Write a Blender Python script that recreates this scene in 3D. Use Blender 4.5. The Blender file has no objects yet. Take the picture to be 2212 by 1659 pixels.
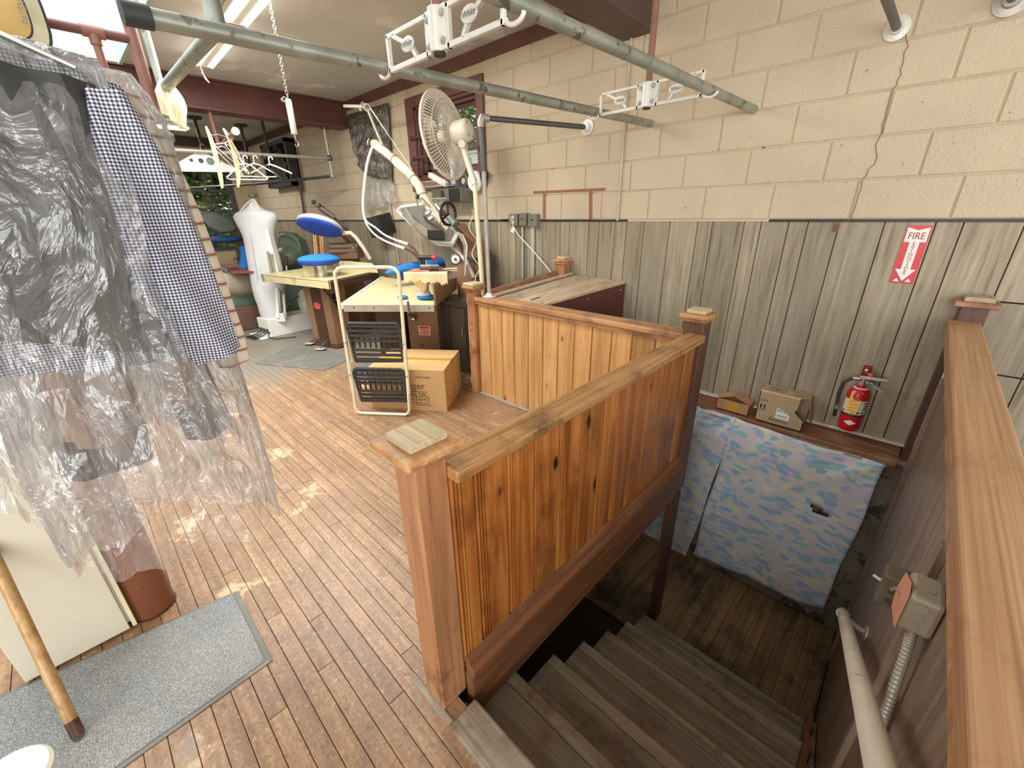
import bpy, bmesh, math, random
from mathutils import Vector, Matrix
random.seed(7)
sc = bpy.context.scene
COL = sc.collection
R = math.radians
# ------------------------------------------------------------------ camera
F_PX, CX, CY = 892.0, 1106.0, 829.5
H = 1.55
YAW, PITCH, ROLL = R(-44.12), R(22.515), R(-0.993)
fw = Vector((math.sin(YAW)*math.cos(PITCH), math.cos(YAW)*math.cos(PITCH), -math.sin(PITCH)))
rt = Vector((math.cos(YAW), -math.sin(YAW), 0.0)); up = rt.cross(fw)
c_, s_ = math.cos(ROLL), math.sin(ROLL)
rt, up = c_*rt + s_*up, -s_*rt + c_*up
cd = bpy.data.cameras.new('camera'); cam = bpy.data.objects.new('camera', cd); COL.objects.link(cam)
cd.sensor_fit = 'HORIZONTAL'; cd.sensor_width = 36.0; cd.lens = 36.0*F_PX/2212.0
cd.clip_start = 0.02; cd.clip_end = 200
M = Matrix((rt, up, -fw)).transposed().to_4x4(); M.translation = (0, 0, H)
cam.matrix_world = M
sc.camera = cam
# ------------------------------------------------------------------ world, light, exposure
w = bpy.data.worlds.new('world'); sc.world = w; w.use_nodes = True
nt = w.node_tree; bg = nt.nodes['Background']
bg.inputs[0].default_value = (0.93, 0.97, 1.0, 1); bg.inputs[1].default_value = 1.4
sc.view_settings.view_transform = 'Standard'; sc.view_settings.look = 'None'
sc.view_settings.exposure = 0.05; sc.view_settings.gamma = 1.0
sc.view_settings.use_curve_mapping = False
def area(name, loc, rot, sx, sy, power, col):
    l = bpy.data.lights.new(name, 'AREA'); l.shape = 'RECTANGLE'; l.size = sx; l.size_y = sy
    l.energy = power; l.color = col
    o = bpy.data.objects.new(name, l); COL.objects.link(o); o.location = loc; o.rotation_euler = rot
    return o
# daylight coming down the skylight well and through the shop windows behind the photographer, plus an added stairwell fill
area('skylight_daylight', (-3.75, -0.75, 5.3), (0, 0, 0), 4.3, 3.2, 430, (0.95, 0.98, 1.0))
area('shop_window_daylight', (3.3, 0.2, 1.9), (R(90), 0, R(90)), 6.0, 2.4, 90, (1.0, 0.98, 0.95))
area('stairwell_fill', (1.0, -3.4, 1.75), (R(90), 0, 0), 4.2, 2.4, 145, (1.0, 0.98, 0.95))  # added fill lamp to brighten the stairwell, no known door here
# ------------------------------------------------------------------ helpers
ORG = {}
def ray(u, v): return rt*((u-CX)/F_PX) - up*((v-CY)/F_PX) + fw
EYE = Vector((0, 0, H))
def PX(u, v, x=None, y=None, z=None):
    d = ray(u, v)
    t = x/d.x if x is not None else (y/d.y if y is not None else (z-H)/d.z)
    return EYE + d*t
def PD(u, v, dist):
    d = ray(u, v); return EYE + d*(dist/math.hypot(d.x, d.y))
def PV(u, v, base):
    d = ray(u, v); t = (base[0]*d.x+base[1]*d.y)/(d.x*d.x+d.y*d.y); return EYE + d*t
V = Vector
def thing(name, loc, label, cat, group=None, kind=None):
    o = bpy.data.objects.new(name, None); COL.objects.link(o); o.empty_display_size = 0.1
    o.location = loc; ORG[o.name] = V(loc)
    tag(o, label, cat, group, kind); return o
def tag(o, label=None, cat=None, group=None, kind=None):
    if label: o['label'] = label
    if cat: o['category'] = cat
    if group: o['group'] = group
    if kind: o['kind'] = kind
    return o
def frame(zdir, xhint=(0, 0, 1)):
    z = V(zdir).normalized(); x = V(xhint)
    if abs(z.dot(x.normalized())) > .98: x = V((1, 0, 0)) if abs(z.x) < .9 else V((0, 1, 0))
    y = z.cross(x).normalized(); x = y.cross(z).normalized()
    return Matrix((x, y, z)).transposed()
class B:
    def __init__(s): s.v = []; s.f = []
    def add(s, vs, fs):
        n = len(s.v); s.v += [V(p) for p in vs]; s.f += [tuple(i+n for i in f) for f in fs]; return s
    def hexa(s, p):  # 8 points: bottom 4 ccw, top 4 ccw
        return s.add(p, [(3, 2, 1, 0), (4, 5, 6, 7), (0, 1, 5, 4), (1, 2, 6, 5), (2, 3, 7, 6), (3, 0, 4, 7)])
    def box(s, a, b):
        x0, y0, z0 = [min(a[i], b[i]) for i in range(3)]; x1, y1, z1 = [max(a[i], b[i]) for i in range(3)]
        return s.hexa([(x0, y0, z0), (x1, y0, z0), (x1, y1, z0), (x0, y1, z0), (x0, y0, z1), (x1, y0, z1), (x1, y1, z1), (x0, y1, z1)])
    def obox(s, c, size, m):  # oriented box
        hx, hy, hz = [q/2 for q in size]; c = V(c)
        pts = [(-hx, -hy, -hz), (hx, -hy, -hz), (hx, hy, -hz), (-hx, hy, -hz), (-hx, -hy, hz), (hx, -hy, hz), (hx, hy, hz), (-hx, hy, hz)]
        return s.hexa([c + m @ V(p) for p in pts])
    def bar(s, a, b, w, h, hint=(0, 0, 1)):  # rectangular bar from a to b; h along hint
        a, b = V(a), V(b); m = frame(b-a, hint)
        return s.obox((a+b)/2, (h, w, (b-a).length), m)
    def tube(s, pts, r, n=10, caps=True):
        pts = [V(p) for p in pts]; k = len(pts)
        rs = r if isinstance(r, (list, tuple)) else [r]*k
        base = len(s.v); prev = None
        for i, p in enumerate(pts):
            t = (pts[min(i+1, k-1)]-pts[max(i-1, 0)])
            if t.length < 1e-9: t = V((0, 0, 1))
            t.normalize()
            if prev is None:
                m = frame(t, (0.3, 0.2, 1)); xa = m.col[0].copy()
            else:
                xa = prev - t*prev.dot(t)
                if xa.length < 1e-6: xa = frame(t).col[0].copy()
                xa.normalize()
            prev = xa; ya = t.cross(xa)
            for j in range(n):
                a = 2*math.pi*j/n; s.v.append(p + (xa*math.cos(a) + ya*math.sin(a))*rs[i])
        for i in range(k-1):
            for j in range(n):
                a = base+i*n+j; b = base+i*n+(j+1) % n; s.f.append((a, b, b+n, a+n))
        if caps:
            s.f.append(tuple(base+j for j in reversed(range(n)))); s.f.append(tuple(base+(k-1)*n+j for j in range(n)))
        return s
    def lathe(s, c, prof, n=20, axis=(0, 0, 1), sx=1, sy=1):  # prof [(r,h)]
        m = frame(axis, (0, 0, 1) if abs(V(axis).normalized().z) < .9 else (1, 0, 0)); c = V(c); base = len(s.v); k = len(prof)
        for r, h in prof:
            for j in range(n):
                a = 2*math.pi*j/n; s.v.append(c + m @ V((r*math.cos(a)*sx, r*math.sin(a)*sy, h)))
        for i in range(k-1):
            for j in range(n):
                a = base+i*n+j; b = base+i*n+(j+1) % n; s.f.append((a, b, b+n, a+n))
        s.f.append(tuple(base+j for j in reversed(range(n)))); s.f.append(tuple(base+(k-1)*n+j for j in range(n)))
        return s
    def prism(s, poly, off):  # poly: list of 3d points, extruded by off
        n = len(poly); off = V(off); vs = [V(p) for p in poly]+[V(p)+off for p in poly]
        fs = [tuple(reversed(range(n))), tuple(range(n, 2*n))]+[(i, (i+1) % n, (i+1) % n+n, i+n) for i in range(n)]
        return s.add(vs, fs)
    def grid(s, fn, nu, nv, close=False):
        base = len(s.v)
        for i in range(nu+1):
            for j in range(nv+1): s.v.append(V(fn(i/nu, j/nv)))
        for i in range(nu):
            for j in range(nv):
                a = base+i*(nv+1)+j; s.f.append((a, a+1, a+nv+2, a+nv+1))
        return s
    def ell(s, c, rad, n=16, k=10, m=None):
        c = V(c); m = m or Matrix.Identity(3); base = len(s.v)
        prof = [(math.sin(math.pi*(i+.02)/(k+.04)), -math.cos(math.pi*(i+.02)/(k+.04))) for i in range(k+1)]
        for r, h in prof:
            for j in range(n):
                a = 2*math.pi*j/n; s.v.append(c + m @ V((r*math.cos(a)*rad[0], r*math.sin(a)*rad[1], h*rad[2])))
        for i in range(k):
            for j in range(n):
                a = base+i*n+j; b = base+i*n+(j+1) % n; s.f.append((a, b, b+n, a+n))
        return s
    def ring(s, c, rad, r, axis=(0, 0, 1), n=28, k=8, a0=0, a1=2*math.pi, sx=1, sy=1):
        m = frame(axis, (0, 0, 1) if abs(V(axis).normalized().z) < .9 else (1, 0, 0)); c = V(c)
        full = abs(a1-a0-2*math.pi) < 1e-6
        pts = [c + m @ V((rad*sx*math.cos(a0+(a1-a0)*i/n), rad*sy*math.sin(a0+(a1-a0)*i/n), 0)) for i in range(n+1)]
        return s.tube(pts, r, k, caps=not full)
    def obj(s, name, mat, parent=None, label=None, cat=None, group=None, kind=None, smooth=False, bev=0, solid=0, sub=0, base=None):
        me = bpy.data.meshes.new(name)
        if parent is not None: o0 = ORG[parent.name]
        else:
            if base is not None: o0 = V(base)
            else:
                xs = [p.x for p in s.v]; ys = [p.y for p in s.v]; zs = [p.z for p in s.v]
                o0 = V(((min(xs)+max(xs))/2, (min(ys)+max(ys))/2, min(zs)))
        me.from_pydata([tuple(p-o0) for p in s.v], [], s.f); me.validate(); me.update()
        bm = bmesh.new(); bm.from_mesh(me); bmesh.ops.recalc_face_normals(bm, faces=bm.faces); bm.to_mesh(me); bm.free()
        if smooth:
            for p in me.polygons: p.use_smooth = True
        o = bpy.data.objects.new(name, me); COL.objects.link(o)
        if mat is not None: me.materials.append(mat)
        if parent is not None: o.parent = parent
        else: o.location = o0
        ORG[o.name] = o0.copy()
        if solid:
            md = o.modifiers.new('solid', 'SOLIDIFY'); md.thickness = solid; md.offset = 0
        if bev:
            md = o.modifiers.new('bevel', 'BEVEL'); md.width = bev; md.segments = 2; md.limit_method = 'ANGLE'; md.angle_limit = R(40)
        if sub:
            md = o.modifiers.new('sub', 'SUBSURF'); md.levels = sub; md.render_levels = sub
        if smooth and not sub and not bev:
            try:
                me.set_sharp_from_angle(angle=R(42))
            except Exception: pass
        return tag(o, label, cat, group, kind)
_tc = {}
def text(txt, name, mat, parent, origin, xdir, ydir, size, depth=0.001, align='CENTER', font_shear=0, sx=1.0):
    cu = bpy.data.curves.new('t', 'FONT'); cu.body = txt; cu.size = 1; cu.align_x = align; cu.align_y = 'CENTER'; cu.extrude = 0; cu.shear = font_shear; cu.resolution_u = 3
    to = bpy.data.objects.new('t', cu); COL.objects.link(to)
    dg = bpy.context.evaluated_depsgraph_get(); me = bpy.data.meshes.new_from_object(to.evaluated_get(dg))
    bpy.data.objects.remove(to)
    xd, yd = V(xdir).normalized(), V(ydir).normalized(); zd = xd.cross(yd).normalized(); o0 = ORG[parent.name]; og = V(origin)
    for v in me.vertices:
        v.co = og + xd*v.co.x*size*sx + yd*v.co.y*size + zd*depth - o0
    me.name = name; me.materials.clear(); me.materials.append(mat)
    o = bpy.data.objects.new(name, me); COL.objects.link(o); o.parent = parent; ORG[o.name] = o0
    return o
# ------------------------------------------------------------------ materials
def srgb(r, g, b):
    f = lambda c: ((c/255+.055)/1.055)**2.4 if c/255 > .04045 else c/255/12.92
    return (f(r), f(g), f(b), 1)
MATS = {}
def new(name):
    m = bpy.data.materials.new(name); m.use_nodes = True; MATS[name] = m
    return m, m.node_tree.nodes, m.node_tree.links, m.node_tree.nodes['Principled BSDF']
def N(ns, t, **kw):
    n = ns.new(t)
    for k, v in kw.items():
        if hasattr(n, k): setattr(n, k, v)
        else: n.inputs[k].default_value = v
    return n
def ramp(ns, stops):
    r = ns.new('ShaderNodeValToRGB'); e = r.color_ramp.elements
    while len(e) < len(stops): e.new(0.5)
    for i, (p, c) in enumerate(stops): e[i].position = p; e[i].color = c
    return r
def coords(ns, ls, world=False, scale=(1, 1, 1), rnd=True):
    if world:
        g = ns.new('ShaderNodeNewGeometry'); src = g.outputs['Position']
    else:
        t = ns.new('ShaderNodeTexCoord'); src = t.outputs['Object']
        if rnd:
            oi = ns.new('ShaderNodeObjectInfo'); a = ns.new('ShaderNodeVectorMath'); a.operation = 'MULTIPLY_ADD'
            ls.new(oi.outputs['Random'], a.inputs[0]); a.inputs[1].default_value = (17.3, 9.1, 23.7); ls.new(src, a.inputs[2]); src = a.outputs[0]
    mp = ns.new('ShaderNodeMapping'); mp.inputs['Scale'].default_value = scale; ls.new(src, mp.inputs['Vector'])
    return mp.outputs['Vector']
def paint(name, col, rough=.5, metal=0, var=.12, scale=6, bump=0, bscale=60, dirt=None, dscale=9, dthr=.62, spec=None, world=False):
    m, ns, ls, b = new(name); v = coords(ns, ls, world)
    n = N(ns, 'ShaderNodeTexNoise', Scale=scale, Detail=5.0); ls.new(v, n.inputs['Vector'])
    lo = tuple(c*(1-var) for c in col[:3])+(1,); hi = tuple(min(1, c*(1+var)) for c in col[:3])+(1,)
    r = ramp(ns, [(.3, lo), (.7, hi)]); ls.new(n.outputs['Fac'], r.inputs['Fac']); out = r.outputs['Color']
    if dirt:
        n2 = N(ns, 'ShaderNodeTexNoise', Scale=dscale, Detail=8.0, Roughness=.65); ls.new(v, n2.inputs['Vector'])
        r2 = ramp(ns, [(dthr-.02, (0, 0, 0, 1)), (dthr+.03, (1, 1, 1, 1))]); ls.new(n2.outputs['Fac'], r2.inputs['Fac'])
        mx = N(ns, 'ShaderNodeMix', data_type='RGBA'); ls.new(r2.outputs['Color'], mx.inputs[0]); ls.new(out, mx.inputs[6]); mx.inputs[7].default_value = dirt; out = mx.outputs[2]
    ls.new(out, b.inputs['Base Color']); b.inputs['Roughness'].default_value = rough; b.inputs['Metallic'].default_value = metal
    if spec is not None: b.inputs['Specular IOR Level'].default_value = spec
    if bump:
        n3 = N(ns, 'ShaderNodeTexNoise', Scale=bscale, Detail=4.0); ls.new(v, n3.inputs['Vector'])
        bp = N(ns, 'ShaderNodeBump', Strength=bump, Distance=.01); ls.new(n3.outputs['Fac'], bp.inputs['Height']); ls.new(bp.outputs['Normal'], b.inputs['Normal'])
    return m
def wood(name, cols, axis=0, gs=26, rough=.45, knots=None, kcol=None, wear=None, wthr=.6, wscale=3, world=False, bump=.15, streak=1.3, coat=0):
    m, ns, ls, b = new(name); sca = [gs, gs, gs]; sca[axis] = streak
    v = coords(ns, ls, world, tuple(sca))
    n = N(ns, 'ShaderNodeTexNoise', Scale=1.0, Detail=6.0, Roughness=.6, Distortion=.6); ls.new(v, n.inputs['Vector'])
    r = ramp(ns, [(.28+.44*i/(len(cols)-1), c) for i, c in enumerate(cols)]); ls.new(n.outputs['Fac'], r.inputs['Fac']); out = r.outputs['Color']
    v0 = coords(ns, ls, world)
    oi = ns.new('ShaderNodeObjectInfo'); hs = ns.new('ShaderNodeHueSaturation'); mr = N(ns, 'ShaderNodeMapRange'); mr.inputs[3].default_value = .82; mr.inputs[4].default_value = 1.14
    ls.new(oi.outputs['Random'], mr.inputs[0]); ls.new(mr.outputs[0], hs.inputs['Value']); ls.new(out, hs.inputs['Color']); out = hs.outputs['Color']
    if knots:
        sk = [3.2]*3; sk[axis] = 1.5; vk = coords(ns, ls, world, tuple(k*knots for k in sk))
        vo = N(ns, 'ShaderNodeTexVoronoi', Scale=1.0); ls.new(vk, vo.inputs['Vector'])
        rk = ramp(ns, [(.045, (1, 1, 1, 1)), (.075, (.75, .75, .75, 1)), (.095, (.2, .2, .2, 1)), (.2, (0, 0, 0, 1))]); ls.new(vo.outputs['Distance'], rk.inputs['Fac'])
        mx = N(ns, 'ShaderNodeMix', data_type='RGBA'); ls.new(rk.outputs['Color'], mx.inputs[0]); ls.new(out, mx.inputs[6]); mx.inputs[7].default_value = kcol; out = mx.outputs[2]
    if wear:
        n2 = N(ns, 'ShaderNodeTexNoise', Scale=wscale, Detail=9.0, Roughness=.68); ls.new(v0, n2.inputs['Vector'])
        r2 = ramp(ns, [(wthr-.05, (0, 0, 0, 1)), (wthr+.1, (.85, .85, .85, 1))]); ls.new(n2.outputs['Fac'], r2.inputs['Fac'])
        mx = N(ns, 'ShaderNodeMix', data_type='RGBA'); ls.new(r2.outputs['Color'], mx.inputs[0]); ls.new(out, mx.inputs[6]); mx.inputs[7].default_value = wear; out = mx.outputs[2]
    ls.new(out, b.inputs['Base Color']); b.inputs['Roughness'].default_value = rough; b.inputs['Coat Weight'].default_value = coat; b.inputs['Coat Roughness'].default_value = .25
    bp = N(ns, 'ShaderNodeBump', Strength=bump, Distance=.004); ls.new(n.outputs['Fac'], bp.inputs['Height']); ls.new(bp.outputs['Normal'], b.inputs['Normal'])
    return m
BLOCK = paint('block_paint', srgb(203, 187, 160), .8, var=.06, scale=2.2, bump=.45, bscale=80, dirt=srgb(104, 90, 74), dscale=38, dthr=.675, world=True)
MORTAR = paint('mortar_paint', srgb(196, 178, 148), .85, var=.1, scale=4, bump=.3, bscale=60, dirt=srgb(90, 74, 58), dscale=14, dthr=.66, world=True)
CEIL = paint('ceiling_plaster', srgb(196, 192, 184), .85, var=.14, scale=1.3, bump=.4, bscale=8, dirt=srgb(222, 216, 206), dscale=2.2, dthr=.6, world=True)
TRIM = paint('maroon_paint', srgb(104, 66, 58), .5, var=.16, scale=5, dirt=srgb(132, 96, 84), dscale=7, dthr=.66)
BEAM = paint('maroon_beam', srgb(100, 60, 52), .55, var=.22, scale=3, dirt=srgb(150, 112, 98), dscale=5, dthr=.66, bump=.2, bscale=15)
DKBEAM = paint('dark_beam', srgb(92, 72, 66), .6, var=.12, scale=3)
PIPERED = paint('redbrown_pipe', srgb(138, 94, 80), .5, var=.16, scale=8, dirt=srgb(200, 168, 148), dscale=14, dthr=.7)
GALV = paint('galvanised', srgb(160, 164, 152), .42, .55, .2, 9, dirt=srgb(110, 106, 92), dscale=12, dthr=.6)
PIPEDK = paint('dark_pipe', srgb(96, 98, 94), .45, .5, .2, 9)
PIPEGREY = paint('grey_pipe', srgb(176, 172, 160), .45, .4, .12, 9)
STEEL = paint('bright_steel', srgb(205, 205, 200), .28, .9, .1, 7)
WHITECAST = paint('white_casting', srgb(226, 224, 214), .4, .2, .08, 12, dirt=srgb(186, 164, 132), dscale=16, dthr=.66)
WHITE = paint('white_enamel', srgb(232, 230, 222), .35, 0, .05, 5)
OFFWHITE = paint('offwhite_enamel', srgb(226, 220, 200), .4, 0, .07, 5, dirt=srgb(176, 160, 128), dscale=12, dthr=.7)
CREAM = paint('cream_paint', srgb(238, 226, 190), .35, 0, .06, 6, dirt=srgb(150, 118, 70), dscale=22, dthr=.73)
BLACK = paint('black_plastic', srgb(34, 33, 32), .45, 0, .15, 10)
CHAR = paint('charcoal', srgb(58, 58, 57), .55, 0, .15, 10)
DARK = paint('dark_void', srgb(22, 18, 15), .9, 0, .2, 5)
REDP = paint('red_paint', srgb(196, 30, 40), .3, 0, .08, 6)
SIGNRED = paint('sign_red', srgb(206, 34, 44), .35, 0, .05, 5)
PAPER = paint('paper_white', srgb(240, 238, 232), .7, 0, .03, 6)
INK = paint('ink', srgb(40, 34, 30), .7, 0, .05, 5)
INKRED = paint('ink_red', srgb(160, 26, 34), .6, 0, .05, 5)
CARD = paint('cardboard', srgb(202, 164, 112), .8, 0, .06, 3, bump=.1, bscale=120)
CARDDK = paint('cardboard_brown', srgb(176, 134, 92), .8, 0, .08, 4, bump=.1, bscale=120)
CARDGR = paint('cardboard_kraft', srgb(178, 154, 120), .8, 0, .06, 4, bump=.1, bscale=120)
TAPE = paint('tape', srgb(206, 158, 70), .25, 0, .1, 8)
BLUE = paint('blue_cloth', srgb(38, 122, 196), .8, 0, .14, 7, bump=.25, bscale=25)
BLUEDK = paint('blue_pad', srgb(40, 76, 170), .85, 0, .12, 7, bump=.15, bscale=120)
YELLOWTOP = paint('yellow_laminate', srgb(214, 200, 150), .35, 0, .08, 3, dirt=srgb(176, 164, 130), dscale=5, dthr=.62)
BROWNMET = paint('brown_enamel', srgb(136, 104, 78), .4, 0, .1, 3, dirt=srgb(104, 78, 58), dscale=8, dthr=.66)
BROWNDK = paint('brown_dark_enamel', srgb(74, 50, 38), .45, 0, .15, 3)
GREYMET = paint('grey_cabinet', srgb(96, 88, 80), .4, .2, .12, 3)
GREENMET = paint('green_machine', srgb(96, 118, 100), .45, 0, .14, 4)
ALU = paint('aluminium', srgb(214, 212, 200), .3, .75, .08, 8)
HOSEW = paint('hose_white', srgb(226, 224, 216), .4, 0, .05, 8)
INSUL = paint('pipe_insulation', srgb(224, 208, 186), .8, 0, .08, 8, dirt=srgb(150, 104, 76), dscale=28, dthr=.63, bump=.4, bscale=30)
CANVAS = paint('white_canvas', srgb(208, 207, 205), .85, 0, .05, 5, bump=.25, bscale=14, dirt=srgb(200, 182, 150), dscale=4, dthr=.7)
RAG = paint('rag_cotton', srgb(232, 216, 182), .9, 0, .06, 5, bump=.3, bscale=40)
TOWEL = paint('yellow_towel', srgb(236, 214, 164), .95, 0, .06, 9, bump=.8, bscale=90)
WOODHG = wood('hanger_wood', [srgb(222, 160, 104), srgb(236, 182, 128), srgb(240, 194, 142)], 2, 30, .4)
GREEN = paint('leaf_green', srgb(86, 140, 60), .7, 0, .6, 9, dirt=srgb(206, 224, 120), dscale=9, dthr=.55)
PINE = wood('pine', [srgb(122, 66, 26), srgb(166, 98, 42), srgb(190, 122, 58), srgb(202, 138, 74)], 2, 24, .38, knots=1.7, kcol=srgb(40, 18, 8), wear=srgb(106, 60, 30), wthr=.58, wscale=2.5, coat=.25)
PINELT = wood('pine_light', [srgb(168, 120, 70), srgb(198, 152, 98), srgb(212, 172, 120)], 2, 24, .4, knots=2.1, kcol=srgb(96, 54, 24), wear=srgb(120, 72, 36), wthr=.64, wscale=2.2, coat=.2)
PINEX = wood('pine_rail_x', [srgb(146, 104, 70), srgb(176, 130, 88), srgb(194, 152, 110)], 0, 30, .45, wear=srgb(112, 84, 62), wthr=.55, wscale=4)
PINEY = wood('pine_rail_y', [srgb(134, 92, 52), srgb(180, 132, 80), srgb(206, 164, 110)], 1, 60, .42, wear=srgb(100, 70, 44), wthr=.57, wscale=5, coat=.1)
STAINY = wood('stained_board_y', [srgb(88, 54, 34), srgb(118, 76, 48), srgb(142, 98, 66)], 1, 26, .45, wear=srgb(150, 110, 80), wthr=.66, wscale=6)
STAINX = wood('stained_board_x', [srgb(92, 62, 46), srgb(120, 80, 56), srgb(138, 100, 74)], 0, 26, .5, wear=srgb(150, 130, 108), wthr=.6, wscale=6)
POSTW = wood('post_wood', [srgb(136, 90, 58), srgb(168, 118, 80), srgb(186, 140, 102)], 2, 34, .42, wear=srgb(92, 50, 28), wthr=.58, wscale=5, coat=.15)
POSTDK = wood('post_dark', [srgb(66, 42, 32), srgb(90, 60, 46), srgb(114, 78, 60)], 2, 30, .45, wear=srgb(138, 96, 72), wthr=.66, wscale=5)
CAPW = wood('cap_wood', [srgb(150, 100, 60), srgb(184, 134, 86), srgb(206, 164, 116)], 0, 30, .5, wear=srgb(120, 84, 58), wthr=.58, wscale=7)
DUSTW = wood('dusty_board', [srgb(152, 132, 108), srgb(176, 156, 130), srgb(194, 174, 146)], 1, 22, .7, wear=srgb(120, 96, 74), wthr=.6, wscale=5)
TREAD = wood('tread_wood', [srgb(116, 106, 92), srgb(150, 138, 120), srgb(178, 164, 144)], 0, 30, .6, wear=srgb(112, 88, 70), wthr=.55, wscale=5)
LAND = wood('landing_board', [srgb(100, 78, 56), srgb(136, 108, 76), srgb(166, 130, 90)], 1, 22, .6, wear=srgb(40, 34, 30), wthr=.52, wscale=2.2, world=True)
PANEL = wood('grey_oak_panel', [srgb(112, 98, 78), srgb(150, 137, 115), srgb(160, 148, 126), srgb(176, 164, 142)], 2, 40, .55, streak=2.2, bump=.08)
PANELBR = wood('brown_wall_panel', [srgb(116, 96, 80), srgb(142, 120, 102), srgb(164, 142, 122)], 2, 22, .42, wear=srgb(112, 86, 72), wthr=.56, wscale=2.5, streak=.9)
def floor_mat():
    m, ns, ls, b = new('strip_floor'); v = coords(ns, ls, False, (1.6, 34, 34))
    n = N(ns, 'ShaderNodeTexNoise', Scale=1.0, Detail=5.0, Roughness=.6); ls.new(v, n.inputs['Vector'])
    r = ramp(ns, [(.3, srgb(130, 98, 70)), (.5, srgb(160, 124, 90)), (.7, srgb(184, 150, 112))]); ls.new(n.outputs['Fac'], r.inputs['Fac'])
    oi = ns.new('ShaderNodeObjectInfo'); hs = ns.new('ShaderNodeHueSaturation'); mr = N(ns, 'ShaderNodeMapRange'); mr.inputs[3].default_value = .86; mr.inputs[4].default_value = 1.1
    ls.new(oi.outputs['Random'], mr.inputs[0]); ls.new(mr.outputs[0], hs.inputs['Value']); ls.new(r.outputs['Color'], hs.inputs['Color']); out = hs.outputs['Color']
    p = coords(ns, ls, True)
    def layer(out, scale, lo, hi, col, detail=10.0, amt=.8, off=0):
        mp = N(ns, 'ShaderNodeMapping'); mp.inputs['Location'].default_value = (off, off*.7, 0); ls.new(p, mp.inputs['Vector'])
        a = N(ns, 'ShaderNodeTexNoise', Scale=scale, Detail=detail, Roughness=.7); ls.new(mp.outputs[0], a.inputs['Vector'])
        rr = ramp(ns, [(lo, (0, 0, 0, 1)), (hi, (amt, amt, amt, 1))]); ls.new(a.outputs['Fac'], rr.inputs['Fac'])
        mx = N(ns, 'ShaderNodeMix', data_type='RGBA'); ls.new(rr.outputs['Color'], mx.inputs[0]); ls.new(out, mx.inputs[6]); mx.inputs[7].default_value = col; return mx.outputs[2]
    out = layer(out, 5, .44, .62, srgb(138, 106, 80))
    out = layer(out, 16, .53, .66, srgb(108, 84, 64), amt=.65, off=3)
    out = layer(out, 70, .5, .62, srgb(104, 82, 64), amt=.6, off=13)
    out = layer(out, 45, .56, .66, srgb(206, 178, 136), amt=.55, off=21)
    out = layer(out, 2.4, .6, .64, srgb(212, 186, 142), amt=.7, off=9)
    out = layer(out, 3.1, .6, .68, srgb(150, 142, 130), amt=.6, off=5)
    # far work area: grey worn paint over the boards
    sx = ns.new('ShaderNodeSeparateXYZ'); ls.new(p, sx.inputs[0])
    nn = N(ns, 'ShaderNodeTexNoise', Scale=2.2, Detail=6.0); ls.new(p, nn.inputs['Vector'])
    ma = N(ns, 'ShaderNodeMath', operation='MULTIPLY_ADD'); ls.new(nn.outputs['Fac'], ma.inputs[0]); ma.inputs[1].default_value = 2.2; ls.new(sx.outputs['X'], ma.inputs[2])
    rr = ramp(ns, [(0, (1, 1, 1, 1)), (1, (0, 0, 0, 1))]); mr2 = N(ns, 'ShaderNodeMapRange'); mr2.inputs[1].default_value = -4.0; mr2.inputs[2].default_value = -3.1
    ls.new(ma.outputs[0], mr2.inputs[0]); ls.new(mr2.outputs[0], rr.inputs['Fac'])
    mx = N(ns, 'ShaderNodeMix', data_type='RGBA'); ls.new(rr.outputs['Color'], mx.inputs[0]); ls.new(out, mx.inputs[6]); mx.inputs[7].default_value = srgb(132, 122, 108)
    ls.new(mx.outputs[2], b.inputs['Base Color']); b.inputs['Roughness'].default_value = .42
    bp = N(ns, 'ShaderNodeBump', Strength=.12, Distance=.003); ls.new(n.outputs['Fac'], bp.inputs['Height']); ls.new(bp.outputs['Normal'], b.inputs['Normal'])
    return m
FLOOR = floor_mat()
def glass_mat():
    m, ns, ls, b = new('window_glass'); b.inputs['Base Color'].default_value = (1, 1, 1, 1); b.inputs['Roughness'].default_value = .02
    t = ns.new('ShaderNodeBsdfTransparent'); g = ns.new('ShaderNodeBsdfGlossy'); g.inputs['Roughness'].default_value = .02; mx = ns.new('ShaderNodeMixShader'); mx.inputs[0].default_value = .07
    ls.new(t.outputs[0], mx.inputs[1]); ls.new(g.outputs[0], mx.inputs[2]); ls.new(mx.outputs[0], ns['Material Output'].inputs['Surface']); return m
GLASS = glass_mat()
def emit(name, col, s):
    m, ns, ls, b = new(name); b.inputs['Base Color'].default_value = col; b.inputs['Emission Color'].default_value = col; b.inputs['Emission Strength'].default_value = s; return m
TUBELIT = emit('lit_tube', (1, .97, .9, 1), 9)
# ================================================================== SETTING
W = 3.13
ZP = 1.478      # top of the oak panelling
CH = 0.2032     # block course
ZC = 2.92       # ceiling
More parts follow.
